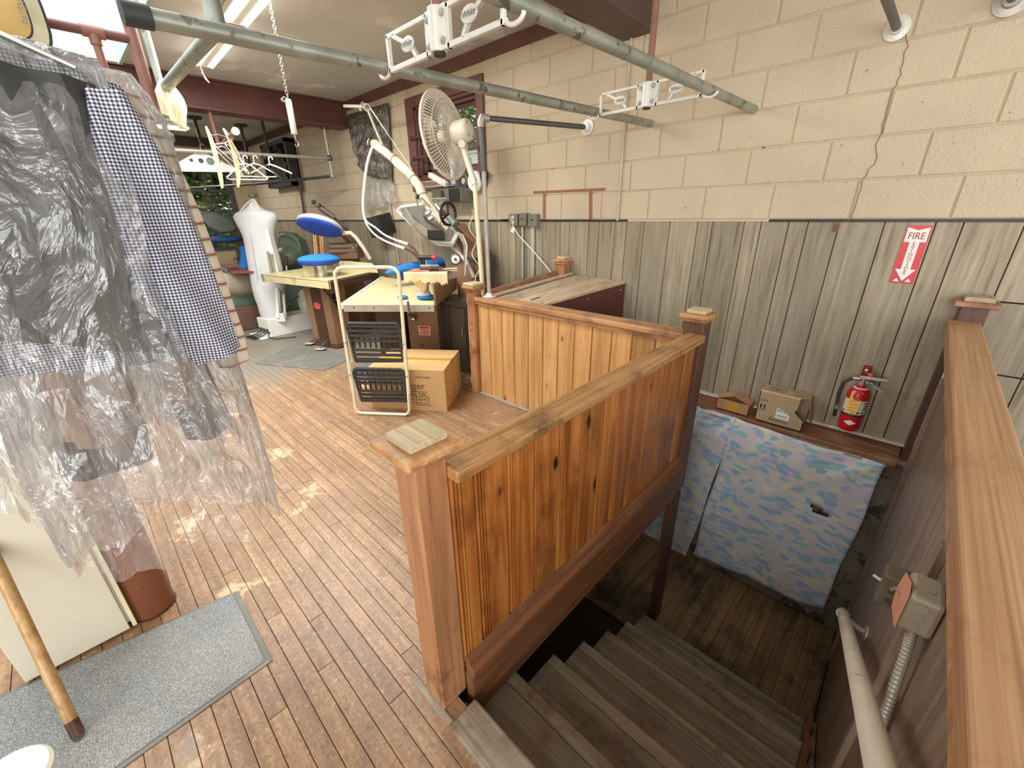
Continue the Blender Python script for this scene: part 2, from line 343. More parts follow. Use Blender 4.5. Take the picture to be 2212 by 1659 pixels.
# window opening in the right-hand wall
WX0, WX1, WZ0, WZ1 = -4.46, -3.43, 1.94, 2.63
b = B()
b.box((-10.3, W+.006, -1.3), (WX0, W+.2, 3.05)); b.box((WX1, W+.006, -1.3), (1.4, W+.2, 3.05))
b.box((WX0, W+.006, -1.3), (WX1, W+.2, WZ0)); b.box((WX0, W+.006, WZ1), (WX1, W+.2, 3.05))
wall = b.obj('wall_right', MORTAR, kind='structure', base=(-4, W, 0))
_bc = {}
def block(x0, x1, z0, z1):
    lx, lz = round(x1-x0, 3), round(z1-z0, 3); key = (lx, lz)
    if key not in _bc:
        e, d = .004, .009; me = bpy.data.meshes.new('block')
        pts = [(0, d, 0), (lx, d, 0), (lx, d, lz), (0, d, lz), (0, .003, 0), (lx, .003, 0), (lx, .003, lz), (0, .003, lz), (e, 0, e), (lx-e, 0, e), (lx-e, 0, lz-e), (e, 0, lz-e)]
        fs = [(8, 9, 10, 11)]+[(4+i, 4+(i+1) % 4, 8+(i+1) % 4, 8+i) for i in range(4)]+[(i, (i+1) % 4, 4+(i+1) % 4, 4+i) for i in range(4)]
        me.from_pydata(pts, [], fs); me.materials.append(BLOCK); me.update(); _bc[key] = me
    o = bpy.data.objects.new('block', _bc[key]); COL.objects.link(o); o.parent = wall
    o.location = V((x0, W-random.random()*.0015, z0)) - ORG[wall.name]; return o
g = .0055
XC = [-.773, -.941, -.733, -.929, -.722, -.925, -.72]
for k in range(7):
    z0 = ZP+.012+k*CH; z1 = min(z0+CH-2*g, 2.86)
    if k == 6: z1 = 2.86
    if z1-z0 < .03: continue
    x = XC[k]-.4064*24
    while x < 1.4:
        a, c = x+g, x+.4064-g; x += .4064
        a = max(a, -10.2); c = min(c, 1.4)
        if c-a < .03: continue
        if z0 < WZ1+.1 and z1 > WZ0-.13:
            if a >= WX0-.14 and c <= WX1+.1: continue
            if a < WX0-.14 < c: c = WX0-.14
            elif a < WX1+.1 < c: a = WX1+.1
            if c-a < .03: continue
        block(a, c, z0, z1)
# crack in the block wall
ck = [(1960,62),(1962,100),(1952,128),(1945,150),(1938,175),(1928,193),(1915,240),(1906,270),(1901,295),(1893,330),(1893,345),(1876,365),(1862,390),(1855,420),(1845,455),(1840,478)]
b = B(); cp = [PX(u, v, y=W-.002) for u, v in ck]
for i in range(len(cp)-1):
    p, q = cp[i], cp[i+1]; mid = (p+q)/2+V((random.uniform(-.012, .012), 0, 0))
    for a_, b_ in ((p, mid), (mid, q)): b.bar(a_, b_, .002, .003, (0, 1, 0))
b.obj('crack', paint('crack_dark', srgb(92, 72, 52), .9), wall)
b = B()
for (a_, c_) in (((1152, 416), (1308, 409)), ((1176, 418), (1176, 478)), ((1276, 412), (1276, 478))):
    p, q = PX(*a_, y=W-.001), PX(*c_, y=W-.001); b.bar(p, q, .035 if a_[1] != 416 else .022, .002, (0, 1, 0))
b.obj('bare_paint_mark', paint('old_brown_paint', srgb(150, 104, 84), .8), wall, label='brown marks of old paint left on the blocks')
# ---- oak-grain panelling, random-width planks
_pc = {}
def plank(w_, h_, x0, z0, par, mat, y=W-.006, nm='panel_plank', th=.012):
    key = (round(w_, 3), round(h_, 3), mat.name, round(th, 3))
    if key not in _pc:
        e = .003; me = bpy.data.meshes.new(nm)
        pts = [(0, th, 0), (w_, th, 0), (w_, th, h_), (0, th, h_), (0, e, 0), (w_, e, 0), (w_, e, h_), (0, e, h_), (e, 0, 0), (w_-e, 0, 0), (w_-e, 0, h_), (e, 0, h_)]
        fs = [(8, 9, 10, 11)]+[(4+i, 4+(i+1) % 4, 8+(i+1) % 4, 8+i) for i in range(4)]+[(i, (i+1) % 4, 4+(i+1) % 4, 4+i) for i in range(4)]
        me.from_pydata(pts, [], fs); me.materials.append(mat); me.update(); _pc[key] = me
    o = bpy.data.objects.new(nm, _pc[key]); COL.objects.link(o); o.parent = par; o.location = V((x0, y, z0)) - ORG[par.name]; return o
bb = B(); bb.box((-10.2, W+.001, .0), (1.4, W+.0085, ZP)); bb.obj('panel_backing', DARK, wall)
pat = [.2, .1, .2, .2, .15, .1, .15, .1]
x = .299; i = 7
while x > -10.1:
    w_ = pat[(i+1) % 8]; x -= w_; i += 1
    if x+w_/2 > -2.35: zb = .245
    else: zb = 0.0
    plank(w_-.004, ZP-zb-.003, x+.002, zb, wall, PANEL)
x = .299
for w_ in (.205, .15, .2, .1, .2):
    for za, zz in ((.0, .745), (.75, 1.105), (1.11, ZP)): plank(w_-.004, zz-za-.003, x+.002, za, wall, PANEL)
    x += w_
b = B(); b.box((-10.2, W-.012, ZP-.006), (-1.74, W+.004, ZP+.008)); b.obj('trim_1', BLACK, kind='structure')
b = B(); b.box((-.76, W-.012, ZP-.006), (1.4, W+.004, ZP+.008)); b.obj('trim_2', BLACK, kind='structure')
b = B(); b.box((-1.74, W-.01, ZP-.004), (-.76, W+.004, ZP+.01)); b.obj('trim_3', BLOCK, kind='structure')
# ---- ceiling with skylight well
HX0, HX1, HY0, HY1 = -5.98, -1.6, -2.4, .9
b = B(); t = .12
b.box((-10.3, -3.5, ZC), (HX0, W+.2, ZC+t)); b.box((HX1, -3.5, ZC), (3.2, W+.2, ZC+t)); b.box((HX0, HY1, ZC), (HX1, W+.2, ZC+t)); b.box((HX0, -3.5, ZC), (HX1, HY0, ZC+t))
b.obj('ceiling', CEIL, kind='structure')
WELL = paint('well_paint', srgb(176, 192, 196), .75, var=.03, scale=3)
b = B(); zt = 3.9
b.box((HX0-.05, HY0, ZC+.005), (HX0+.006, HY1, zt)); b.box((HX1-.006, HY0, ZC+.005), (HX1+.05, HY1, zt)); b.box((HX0-.05, HY1-.006, ZC+.005), (HX1+.05, HY1+.05, zt)); b.box((HX0-.05, HY0-.05, ZC+.005), (HX1+.05, HY0+.006, zt))
b.obj('wall_skylight_well', WELL, kind='structure')
b = B(); b.box((HX0-.01, HY0, ZC-.02), (HX0+.02, HY1, ZC+.03)); b.box((HX0, HY1-.02, ZC-.02), (HX1, HY1+.01, ZC+.03))
b.obj('trim_4', paint('well_edge', srgb(176, 200, 180), .5), kind='structure')
b = B(); b.box((-10.2, W-.03, 2.82), (-1.85, W+.008, ZC)); b.obj('trim_5', TRIM, kind='structure')
b = B(); b.box((-6.16, -3.5, 2.63), (-5.995, W, ZC)); b.box((-6.2, -3.5, 2.625), (-5.95, W, 2.645)); b.box((-6.2, -3.5, ZC-.02), (-5.95, W, ZC-.001))
tag(b.obj('ceiling_beam', BEAM), 'maroon painted steel beam crossing the ceiling above the pressing machines', 'beam')
b = B(); b.box((-1.87, -3.5, 2.645), (-1.69, W, ZC)); b.box((-1.9, -3.5, 2.64), (-1.66, W, 2.66))
tag(b.obj('ceiling_beam', DKBEAM), 'dark grey-brown beam meeting the block wall behind the red-brown hanger pipe', 'beam')
# ---- back wall, side wall
BX = -10.2; BY0, BY1, BZ0, BZ1 = 1.0, 2.7, .95, 2.4
BACKW = paint('back_wall_paint', srgb(168, 150, 116), .8, var=.1, scale=2, dirt=srgb(120, 104, 80), dscale=6, dthr=.62, world=True)
b = B(); b.box((BX-.2, -3.5, 0), (BX, BY0, 3.05)); b.box((BX-.2, BY1, 0), (BX, W+.1, 3.05)); b.box((BX-.2, BY0, 0), (BX, BY1, BZ0)); b.box((BX-.2, BY0, BZ1), (BX, BY1, 3.05))
b.obj('wall_back', BACKW, kind='structure')
b = B(); b.box((BX, -3.5, 2.76), (BX+.03, W, ZC)); b.obj('trim_6', paint('dark_maroon', srgb(74, 48, 44), .5), kind='structure')
b = B(); b.box((-10.3, -3.6, 0), (-1.3, -3.5, 3.05)); b.obj('wall_left', BACKW, kind='structure')
# back window with steel muntins
def win_frame(name, mat): return name
b = B()
for y_ in (BY0, BY1-.06): b.box((BX-.12, y_, BZ0), (BX+.02, y_+.06, BZ1))
b.box((BX-.12, BY0, BZ0), (BX+.02, BY1, BZ0+.06)); b.box((BX-.12, BY0, BZ1-.06), (BX+.02, BY1, BZ1))
bw = b.obj('window_2', CHAR, kind='structure')
ny, nz = 4, 4
for i in range(1, ny):
    y_ = BY0+(BY1-BY0)*i/ny; B().box((BX-.07, y_-.012, BZ0), (BX-.03, y_+.012, BZ1)).obj('muntin', CHAR, bw)
for j in range(1, nz):
    z_ = BZ0+(BZ1-BZ0)*j/nz; B().box((BX-.07, BY0, z_-(.02 if j == 3 else .012)), (BX-.03, BY1, z_+(.02 if j == 3 else .012))).obj('muntin', CHAR, bw)
for i in range(ny):
    for j in range(nz):
        y_ = BY0+(BY1-BY0)*i/ny; z_ = BZ0+(BZ1-BZ0)*j/nz
        B().box((BX-.052, y_+.012, z_+.012), (BX-.048, y_+(BY1-BY0)/ny-.012, z_+(BZ1-BZ0)/nz-.012)).obj('pane', GLASS, bw)
# right wall window
b = B(); fo = .12
x0, x1, z0, z1 = WX0-fo-.02, WX1+fo-.02, WZ0-.14, WZ1+.1
for a_, c_ in (((x0, z0), (WX0, z1)), ((WX1, z0), (x1, z1)), ((WX0, z0), (WX1, WZ0)), ((WX0, WZ1), (WX1, z1))): b.box((a_[0], W-.025, a_[1]), (c_[0], W+.03, c_[1]))
rw = b.obj('window_1', TRIM, kind='structure', bev=.003)
b = B()
for d0, d1, ins in ((.0, .09, .025), (.05, .14, .055)):
    xa, xb, za, zb = WX0, WX1, WZ0, WZ1
    b.box((xa, W+d0, za), (xa+ins, W+d1, zb)); b.box((xb-ins, W+d0, za), (xb, W+d1, zb)); b.box((xa, W+d0, zb-ins), (xb, W+d1, zb)); b.box((xa, W+d0, za), (xb, W+d1, za+ins))
b.obj('jamb', TRIM, rw, bev=.002)
SASH = paint('sash_paint', srgb(84, 50, 44), .5)
b = B(); xm = -3.93
for xa, xb in ((WX0+.055, xm), (xm, WX1-.055)):
    za, zb = WZ0+.055, WZ1-.055; i_ = .032
    b.box((xa, W+.1, za), (xa+i_, W+.13, zb)); b.box((xb-i_, W+.1, za), (xb, W+.13, zb)); b.box((xa, W+.1, za), (xb, W+.13, za+i_)); b.box((xa, W+.1, zb-i_), (xb, W+.13, zb))
b.obj('sash', SASH, rw)
for xa, xb in ((WX0+.087, xm-.032), (xm+.032, WX1-.087)):
    B().box((xa, W+.113, WZ0+.087), (xb, W+.117, WZ1-.087)).obj('pane', GLASS, rw)
for z_ in (2.14, 2.34):
    B().box((WX0-.06, W-.05, z_-.012), (WX1+.05, W-.03, z_+.012)).obj('security_bar', SASH, rw)
    for xx in (WX0-.06, WX1+.03): B().box((xx, W-.055, z_-.02), (xx+.03, W-.02, z_+.02)).obj('bar_bracket', SASH, rw)
# ---- floor: stairwell hole, boards one by one
SUB = paint('subfloor', srgb(58, 42, 30), .9)
b = B()
b.box((-10.2, -3.5, -.2), (3.2, .5, -.016)); b.box((-10.2, .5, -.2), (-.83, 2.3, -.016)); b.box((-10.2, 2.3, -.2), (-2.4, W, -.016)); b.box((.3, .5, -.2), (3.2, W, -.016))
flo = b.obj('floor', SUB, kind='structure', base=(-2, 0, 0))
bw_ = .0605; rows = []
r_ = random.Random(3); near = []; far = B(); nfar = 0
y = -3.48; cand = []
while y < W-.02:
    if y+bw_ <= .47: segs = [(-10.15, 3.1)]
    elif y < .47: segs = [(-10.15, 3.1)]
    elif y < 2.33: segs = [(-10.15, -.9), (.31, 3.1)]
    else: segs = [(-10.15, -2.62), (.31, 3.1)]
    for s0, s1 in segs:
        x = s0 - r_.random()*.8 if s0 < -9 else s0
        while x < s1:
            L = r_.uniform(.55, 1.9); a_, c_ = max(x, s0), min(x+L, s1); x += L
            if c_-a_ > .02: cand.append((a_, c_, y))
    y += bw_
def proj(p):
    d = V(p)-EYE; zc = d.dot(fw)
    if zc < .05: return None
    return CX+F_PX*d.dot(rt)/zc, CY-F_PX*d.dot(up)/zc, zc
sc_ = []
for a_, c_, y_ in cand:
    best = 0
    for k in range(5):
        q = proj((a_+(c_-a_)*k/4, y_, 0))
        if q and -40 < q[0] < 2250 and -40 < q[1] < 1690 and not (q[0] > 1000 and q[1] > 1000): best = max(best, (c_-a_)/q[2]**2)
    sc_.append(best)
order = sorted(range(len(cand)), key=lambda i: -sc_[i]); keep = set(order[:300])
for i, (a_, c_, y_) in enumerate(cand):
    dz = r_.uniform(-.0008, .0008); g_ = .0009; yb = y_+bw_
    q = B(); e = .0012
    y0_, y1_ = y_+g_, yb-g_; xa, xb = a_+g_, c_-g_
    q.add([(xa, y0_, -.016), (xb, y0_, -.016), (xb, y1_, -.016), (xa, y1_, -.016), (xa, y0_, dz-e), (xb, y0_, dz-e), (xb, y1_, dz-e), (xa, y1_, dz-e), (xa+e, y0_+e, dz), (xb-e, y0_+e, dz), (xb-e, y1_-e, dz), (xa+e, y1_-e, dz)],
          [(8, 9, 10, 11)]+[(4+k, 4+(k+1) % 4, 8+(k+1) % 4, 8+k) for k in range(4)]+[(k, (k+1) % 4, 4+(k+1) % 4, 4+k) for k in range(4)])
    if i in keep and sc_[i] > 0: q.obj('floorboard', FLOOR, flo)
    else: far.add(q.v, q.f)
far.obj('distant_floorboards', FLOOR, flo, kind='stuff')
# ---- stairs
stx0, stx1 = -.775, .195
steps = thing('staircase', (-.3, 1.3, -1.2), 'worn grey wooden stairs going down between the pine railing and brown wall', 'stairs')
YN = lambda n: .535+.255*n
for n in range(1, 7):
    z_ = -.17*n; ya, yb = YN(n-1)-.03, YN(n)
    sp = yb-.055
    B().box((stx0, ya, z_-.035), (stx1, sp-.0015, z_)).obj('tread', TREAD, steps, bev=.002)
    B().box((stx0, sp+.0015, z_-.037), (stx1, yb, z_-.001)).obj('nosing', TREAD, steps, bev=.006)
    B().box((stx0+.01, yb-.035, z_-.17), (stx1-.005, yb-.02, z_-.036)).obj('riser', STAINX, steps)
B().box((stx0+.01, .515, -.17), (stx1-.005, .53, -.03)).obj('riser', STAINX, steps)
B().box((-.735, .43, -.03), (.195, .548, .006)).obj('nosing', DUSTW if False else TREAD, steps, bev=.008)
B().box((-.96, .43, -.02), (-.735, .452, .004)).obj('floor_edge_strip', TREAD, steps)
prof = []
for sx in (stx1-.026,):
    pl = [(sx, .5, -.25), (sx, .5, -.03)]
    pl = [(sx, .53, -.05)]+[q for n in range(1, 7) for q in ((sx, YN(n)-.03, -.17*(n-1)-.06), (sx, YN(n)-.03, -.17*n-.04))][:12]+[(sx, 2.06, -1.2), (sx, 1.8, -1.2), (sx, .53, -.42)]
    B().prism(pl, (.025, 0, 0)).obj('stringer', STAINY, steps)
# landing boards
lx = -2.0
lf = B().box((-2.1, .5, -1.3), (.24, 3.0, -1.213)).obj('floor_landing', SUB, kind='structure')
while lx < .2:
    w_ = random.choice((.07, .075, .08)); B().box((lx+.0012, 2.03, -1.213), (min(lx+w_, .235)-.0012, 2.985, -1.19+random.uniform(-.001, .001))).obj('floorboard', LAND, lf); lx += w_
# stairwell walls
FOUND = paint('foundation', srgb(120, 108, 92), .85, var=.25, scale=4, dirt=srgb(70, 62, 52), dscale=7, dthr=.55, bump=.6, bscale=14)
b = B(); b.box((-2.4, 3.0, -1.25), (.25, W+.05, .15)); b.obj('wall_foundation', FOUND, kind='structure')
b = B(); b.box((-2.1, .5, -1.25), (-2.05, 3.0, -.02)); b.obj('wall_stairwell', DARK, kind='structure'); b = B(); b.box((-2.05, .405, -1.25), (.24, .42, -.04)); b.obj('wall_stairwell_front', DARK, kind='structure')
b = B(); b.box((.235, .3, -1.25), (.26, 3.0, .97)); wsr = b.obj('wall_stair_side', SUB, kind='structure')
yy = .3
for i, w_ in enumerate((.16, .41, .4, .41, .41, .41, .4)):
    ye = min(yy+w_, 3.0); B().box((.225, yy+.002, -1.22), (.236, ye-.002, .965)).obj('panel_sheet', PANELBR, wsr); yy = ye
for y_ in (1.27, 2.72): B().box((.208, y_, -1.22), (.226, y_+.04, .78)).obj('batten', PANELBR, wsr, bev=.002)
B().box((.205, .52, -1.19), (.224, 2.0, -1.0))
b = B(); b.prism([(.2, .55, -.0), (.2, 2.08, -1.02), (.2, 2.08, -1.16), (.2, .55, -.16)], (.02, 0, 0)); b.obj('skirt_board', TREAD, wsr)
# ledge on the foundation wall
b = B(); b.hexa([(-2.35, 2.965, .165), (.19, 2.965, .15), (.19, W, .175), (-2.35, W, .175), (-2.35, 2.965, .205), (.19, 2.965, .195), (.19, W, .235), (-2.35, W, .235)])
tag(b.obj('wooden_ledge', STAINX, bev=.006), 'dusty brown wooden ledge along the stairwell foot of the panelling', 'ledge')
b = B(); b.box((-1.2, W-.03, .237), (.2, W-.007, .255)); b.obj('trim_7', paint('chalky_trim', srgb(206, 200, 182), .8, var=.2, scale=20), kind='structure')
CAPTOP = wood('cap_top', [srgb(170, 150, 116), srgb(200, 180, 142), srgb(222, 206, 170)], 0, 60, .6)
# ================================================================== RAILINGS
rl = thing('stair_railing', (-.83, 2.31, 0), 'L-shaped knotty pine panel railing with square capped newel posts around the stairs', 'railing')
def newel(par, cx, cy, w_, z0, zt, mat, capw=.165, blockw=.12, capmat=None):
    h = w_/2; capmat = capmat or CAPW
    p = B().box((cx-h, cy-h, z0), (cx+h, cy+h, zt)).obj('newel_post', mat, par, bev=.005)
    B().box((cx-h-.012, cy-h-.012, zt-.018), (cx+h+.012, cy+h+.012, zt)).obj('neck_moulding', capmat, p, bev=.006)
    B().box((cx-capw/2, cy-capw/2, zt), (cx+capw/2, cy+capw/2, zt+.026)).obj('cap_plate', capmat, p, bev=.008)
    B().box((cx-blockw/2, cy-blockw/2, zt+.026), (cx+blockw/2, cy+blockw/2, zt+.048)).obj('cap_block', CAPTOP, p, bev=.005)
    return p
newel(rl, -.832, .5, .1, 0, .985, POSTW, .18, .115)
pc = newel(rl, -.81, 2.315, .11, -.11, 1.005, POSTDK, .16, .1)
B().box((-.79, 2.2, -1.19), (-.74, 2.29, -.1)).obj('lower_post', POSTDK, rl)
nb_ = newel(rl, -2.715, 2.35, .095, 0, .96, POSTW, .15, .13)
for tx, z_, s__ in (('35', .66, .035), ('W1', .6, .026), ('>', .55, .035)): text(tx, 'pen_mark', INK, nb_, (-2.715, 2.3025, z_), (1, 0, 0), (0, 0, 1), s__, .001)
newel(rl, -2.31, 3.06, .09, .9, 1.14, POSTW, .13, .08)
# front run (towards the wall)
def bead_board(par, p0, along, width, z0, z1, nrm, mat, beads=3, th=.018):
    """vertical tongue-and-groove board with bead grooves at its leading edge"""
    al, nr = V(along), V(nrm); prof = [(0, 0), (.0, .012)]
    prof = [(0.0, 0.004), (.004, th-.004), (.006, th)]
    u = .010
    for k in range(beads):
        prof += [(u, th), (u+.002, th-.008), (u+.0045, th-.008), (u+.0065, th)]; u += .0125
    prof += [(width-.006, th), (width-.004, th-.004), (width, .004)]
    q = B(); n = len(prof); vs = []
    for z_ in (z0, z1): vs += [V(p0)+al*a_+nr*d_+V((0, 0, z_)) for a_, d_ in prof]
    fs = [(i, i+1, n+i+1, n+i) for i in range(n-1)]
    vs += [V(p0)+al*0+V((0, 0, z0)), V(p0)+al*width+V((0, 0, z0)), V(p0)+V((0, 0, z1)), V(p0)+al*width+V((0, 0, z1))]
    fs += [(2*n, 2*n+1, 2*n+3, 2*n+2)]
    q.add(vs, fs); return q.obj('beadboard', mat, par)
yy = [.552, .639, .777, .91, 1.048, 1.186, 1.32, 1.455, 1.595, 1.735, 1.865, 2.0, 2.13, 2.262]
for i in range(len(yy)-1): bead_board(rl, (-.797, yy[i], 0), (0, 1, 0), yy[i+1]-yy[i]-.001, .13, .885, (1, 0, 0), PINE)
B().box((-.815, .55, .0), (-.799, 2.26, .885)).obj('back_panel', PINELT, rl)
B().box((-.842, .55, .885), (-.738, 2.262, .925)).obj('top_rail', PINEY, rl, bev=.007)
q = B(); q.prism([(-.78, .552, .09), (-.738, .552, .09), (-.738, .552, .115), (-.752, .552, .135), (-.758, .552, .15), (-.78, .552, .165)], (0, 1.705, 0)); q.obj('base_moulding', STAINY, rl, bev=.003)
q = B(); q.box((-.782, .55, -.12), (-.745, 2.3, .09)); q.obj('fascia_board', STAINY, rl, bev=.003)
# back run (along the wall)
xs = [-2.668, -2.523, -2.375, -2.235, -2.084, -1.933, -1.789, -1.647, -1.501, -1.35, -1.203, -1.05, -.868]
for i in range(len(xs)-1): bead_board(rl, (xs[i], 2.358, 0), (1, 0, 0), xs[i+1]-xs[i]-.001, .012, .845, (0, -1, 0), PINELT, beads=0)
B().box((-2.668, 2.36, -.1), (-.87, 2.378, .845)).obj('back_panel', POSTDK, rl)
B().box((-2.668, 2.305, .862), (-.866, 2.44, .9)).obj('top_rail', PINEX, rl, bev=.007)
B().box((-2.668, 2.318, .835), (-.866, 2.34, .862)).obj('rail_moulding', PINEX, rl, bev=.005)
B().box((-2.67, 2.315, 0), (-.87, 2.34, .02)).obj('shoe_moulding', TREAD, rl, bev=.004)
# right-hand railing
rr = thing('stair_railing', (.22, 1.6, .0), 'plain sawn pine top rail on the brown side wall of the stairs', 'railing')
B().box((.168, .2, .968), (.283, 3.02, 1.015)).obj('top_rail', wood('rail_pine', [srgb(166, 120, 84), srgb(194, 150, 108), srgb(208, 172, 132)], 1, 120, .5, wear=srgb(150, 110, 76), wthr=.6, wscale=4), rr, bev=.006)
B().box((.175, .2, .93), (.2, 3.02, .968)).obj('rail_lip', PINEX, rr)
B().box((.195, 3.02, .97), (.295, 3.11, 1.085)).obj('newel_post', POSTDK, rr, bev=.004)
B().box((.165, 2.985, 1.085), (.325, 3.12, 1.112)).obj('cap_plate', POSTW, rr, bev=.006)
B().box((.195, 3.0, 1.112), (.3, 3.11, 1.135)).obj('cap_block', DUSTW, rr, bev=.004)
B().box((.196, 2.99, .2), (.224, 3.115, .968)).obj('corner_board', POSTDK, rr)
# slanted bin over the lower stairs
bn = thing('sloped_bin', (-2.2, 2.8, .6), 'dusty board-topped sloping box with maroon side between railing and wall', 'storage bin')
A0, A1 = V((-2.6, 2.445, .885)), V((-2.05, 2.445, .885)); C0, C1 = V((-2.28, 3.11, 1.03)), V((-1.71, 3.11, 1.02))
for f0, f1 in ((0, .46), (.47, .74), (.75, 1.0)):
    a0, a1, c0, c1 = A0.lerp(A1, f0), A0.lerp(A1, f1), C0.lerp(C1, f0), C0.lerp(C1, f1); dn = V((0, 0, -.02))
    B().hexa([a0+dn, a1+dn, c1+dn, c0+dn, a0, a1, c1, c0]).obj('lid_board', DUSTW, bn, bev=.002)
dn = V((0, 0, -.022)); lo = V((0, 0, -.34))
B().hexa([A1+lo, A1+lo+V((-.02, 0, 0)), C1+lo+V((-.02, 0, 0)), C1+lo, A1+dn, A1+dn+V((-.02, 0, 0)), C1+dn+V((-.02, 0, 0)), C1+dn]).obj('side_panel', paint('maroon_hardboard', srgb(84, 42, 34), .4, var=.15, scale=3), bn)
for f in (.05, .55, .95):
    p = A1.lerp(C1, f)+V((.003, -.002, -.06)); B().ell(p, (.005, .005, .005), 8, 6).obj('nail_head', WHITE, bn)
for p, q in (((1147, 648), (1166, 642)), ((1271, 610), (1281, 606))): B().bar(PX(p[0], p[1], z=.93)+V((0, 0, 0)), PX(q[0], q[1], z=.93), .012, .004).obj('hinge', BLACK, bn)
l0, l1 = A0+V((-.03, 0, .03)), C0+V((-.02, 0, .03))
B().bar(l0, l1, .05, .05).obj('edge_board', STAINX, bn, bev=.004)
B().bar(l0+V((.06, 0, -.015)), l1+V((.06, 0, -.015)), .04, .02).obj('edge_strip', DUSTW, bn, bev=.003)
# ================================================================== PIPES, CEILING THINGS
def flange(c, ax, r, par=None, name='flange', mat=None):
    c = V(c)+V(ax).normalized()*.003
    mat = mat or WHITECAST; q = B(); ax = V(ax).normalized()
    q.lathe(c, [(r, 0), (r, .006), (r*.55, .01), (r*.5, .03)], 24, ax); o = q.obj(name, mat, par, smooth=True)
    m = frame(ax, (0, 0, 1) if abs(ax.z) < .9 else (1, 0, 0))
    for k in range(4):
        a_ = k*math.pi/2+.8; B().lathe(V(c)+m @ V((r*.76*math.cos(a_), r*.76*math.sin(a_), .0055)), [(r*.1, 0), (r*.1, .002)], 10, ax).obj('bolt_hole', BLACK, o)
    return o
# rail A
a, e = PX(300, 34, x=-1.63), V((-1.63, W+.02, 2.115))
o = thing('garment_rail', a, 'long galvanised garment rail with black capped end running into the block wall', 'rail')
B().tube([a, a.lerp(e, .5), e], .0235, 16).obj('pipe', GALV, o, smooth=True)
d = (e-a).normalized(); B().tube([a-d*.035, a+d*.025], .0275, 16).obj('end_coupling', CHAR, o, smooth=True)
a, e = V((-1.02, .15, 2.085)), V((-.965, W+.02, 2.1))
o = thing('garment_rail', a, 'galvanised garment rail held by the right arms of the white brackets', 'rail')
B().tube([a, a.lerp(e, .5), e], .0235, 16).obj('pipe', GALV, o, smooth=True); RAILB = (a, e)
def bracket(y, xc, z0, h, arm, label, zp):
    t = thing('rail_bracket', (xc, y, z0), label, 'bracket', 'white cast rail brackets')
    B().tube([(xc, y, z0+.01), (xc, y, zp)], .017, 14).obj('drop_pipe', PIPERED, t, smooth=True)
    B().lathe((xc, y, z0-.008), [(.02, 0), (.02, .012)], 14).obj('plug', BLACK, t)
    q = B(); q.box((xc-.05, y-.012, z0), (xc+.05, y+.006, z0+h)); q.lathe((xc, y-.004, z0), [(.027, 0), (.027, h)], 18); cl = q.obj('clamp', WHITECAST, t, bev=.003)
    for sx in (-1, 1):
        for zz in (.2, .8): B().lathe((xc+sx*.038, y-.012, z0+h*zz), [(.011, 0), (.011, .004), (.006, .006)], 12, (0, -1, 0)).obj('bolt', PIPEGREY, cl, smooth=True)
        X = lambda u: xc+sx*u
        q = B(); th = .016
        def br(p, p2, w_): q.bar((X(p[0]), y, z0+p[1]), (X(p2[0]), y, z0+p2[1]), th, w_, (0, 1, 0)) if False else q.bar((X(p[0]), y, z0+p[1]), (X(p2[0]), y, z0+p2[1]), w_, th, (0, 1, 0))
        br((.04, .008), (arm, .008), .016); br((.04, h-.008), (arm, h-.008), .014); br((arm-.005, 0), (arm-.005, h), .012)
        br((.12, .012), (.155, h*.5), .014); br((arm-.04, h-.012), (.165, h*.5), .014); br((.055, 0), (.055, h), .012)
        hk = [(X(arm+.004+.034*(1-math.cos(f))), y, z0+.016-.02*math.sin(f)-.002) for f in [i*math.pi/10 for i in range(11)]]
        q.tube(hk, .007, 8)
        ob = q.obj('arm', WHITECAST, t, bev=.002)
        em = B().lathe((X(.16), y-.007, z0+h*.5), [(.036, 0), (.036, .004), (.033, .006)], 24, (0, -1, 0), sx=.62, sy=1.0).obj('emblem', WHITECAST, ob, smooth=True)
        text('White', 'lettering', GREYMET, ob, (X(.16), y-.0145, z0+h*.5), (1, 0, 0), (0, 0, 1), .024, .0005, font_shear=.3)
    return t
yb = 1.03; pc_ = PX(893, 60, y=yb); p0 = PX(800, 155, y=yb)
h1 = PX(797, 92, y=yb).z-PX(800, 154, y=yb).z
bracket(yb, (-1.63-.965)/2+.0, 2.03, .115, .295, 'large white cast bracket between the two rails, farther from the block wall', ZC)
bracket(2.42, -1.295, 2.065, .115, .295, 'white cast-metal bracket between the two rails close to the block wall', ZC)
# elbow pole C
p0 = V((-2.55, 2.375, .9)); el = V((-2.555, 2.36, 2.185)); pw = V((-2.16, W, 2.158))
o = thing('pipe_post', p0, 'upright grey pipe with elbow standing on the railing and running to the wall', 'pipe')
flange(p0, (0, 0, 1), .055, o)
B().tube([p0, V((-2.552, 2.368, 1.86))], .017, 14).obj('lower_pipe', PIPEGREY, o, smooth=True)
B().tube([V((-2.552, 2.368, 1.84)), el-V((0, 0, .03))], .021, 14).obj('upper_pipe', PIPEDK, o, smooth=True)
B().tube([el-V((0, 0, .06)), el-V((0, 0, .02)), el+V((.008, .004, 0)), el+(pw-el).normalized()*.03, el+(pw-el).normalized()*.06], .026, 14).obj('elbow', PIPEGREY, o, smooth=True)
B().tube([el+(pw-el).normalized()*.04, pw], .018, 14).obj('cross_pipe', PIPEDK, o, smooth=True)
flange(pw, (0, -1, 0), .055, o)
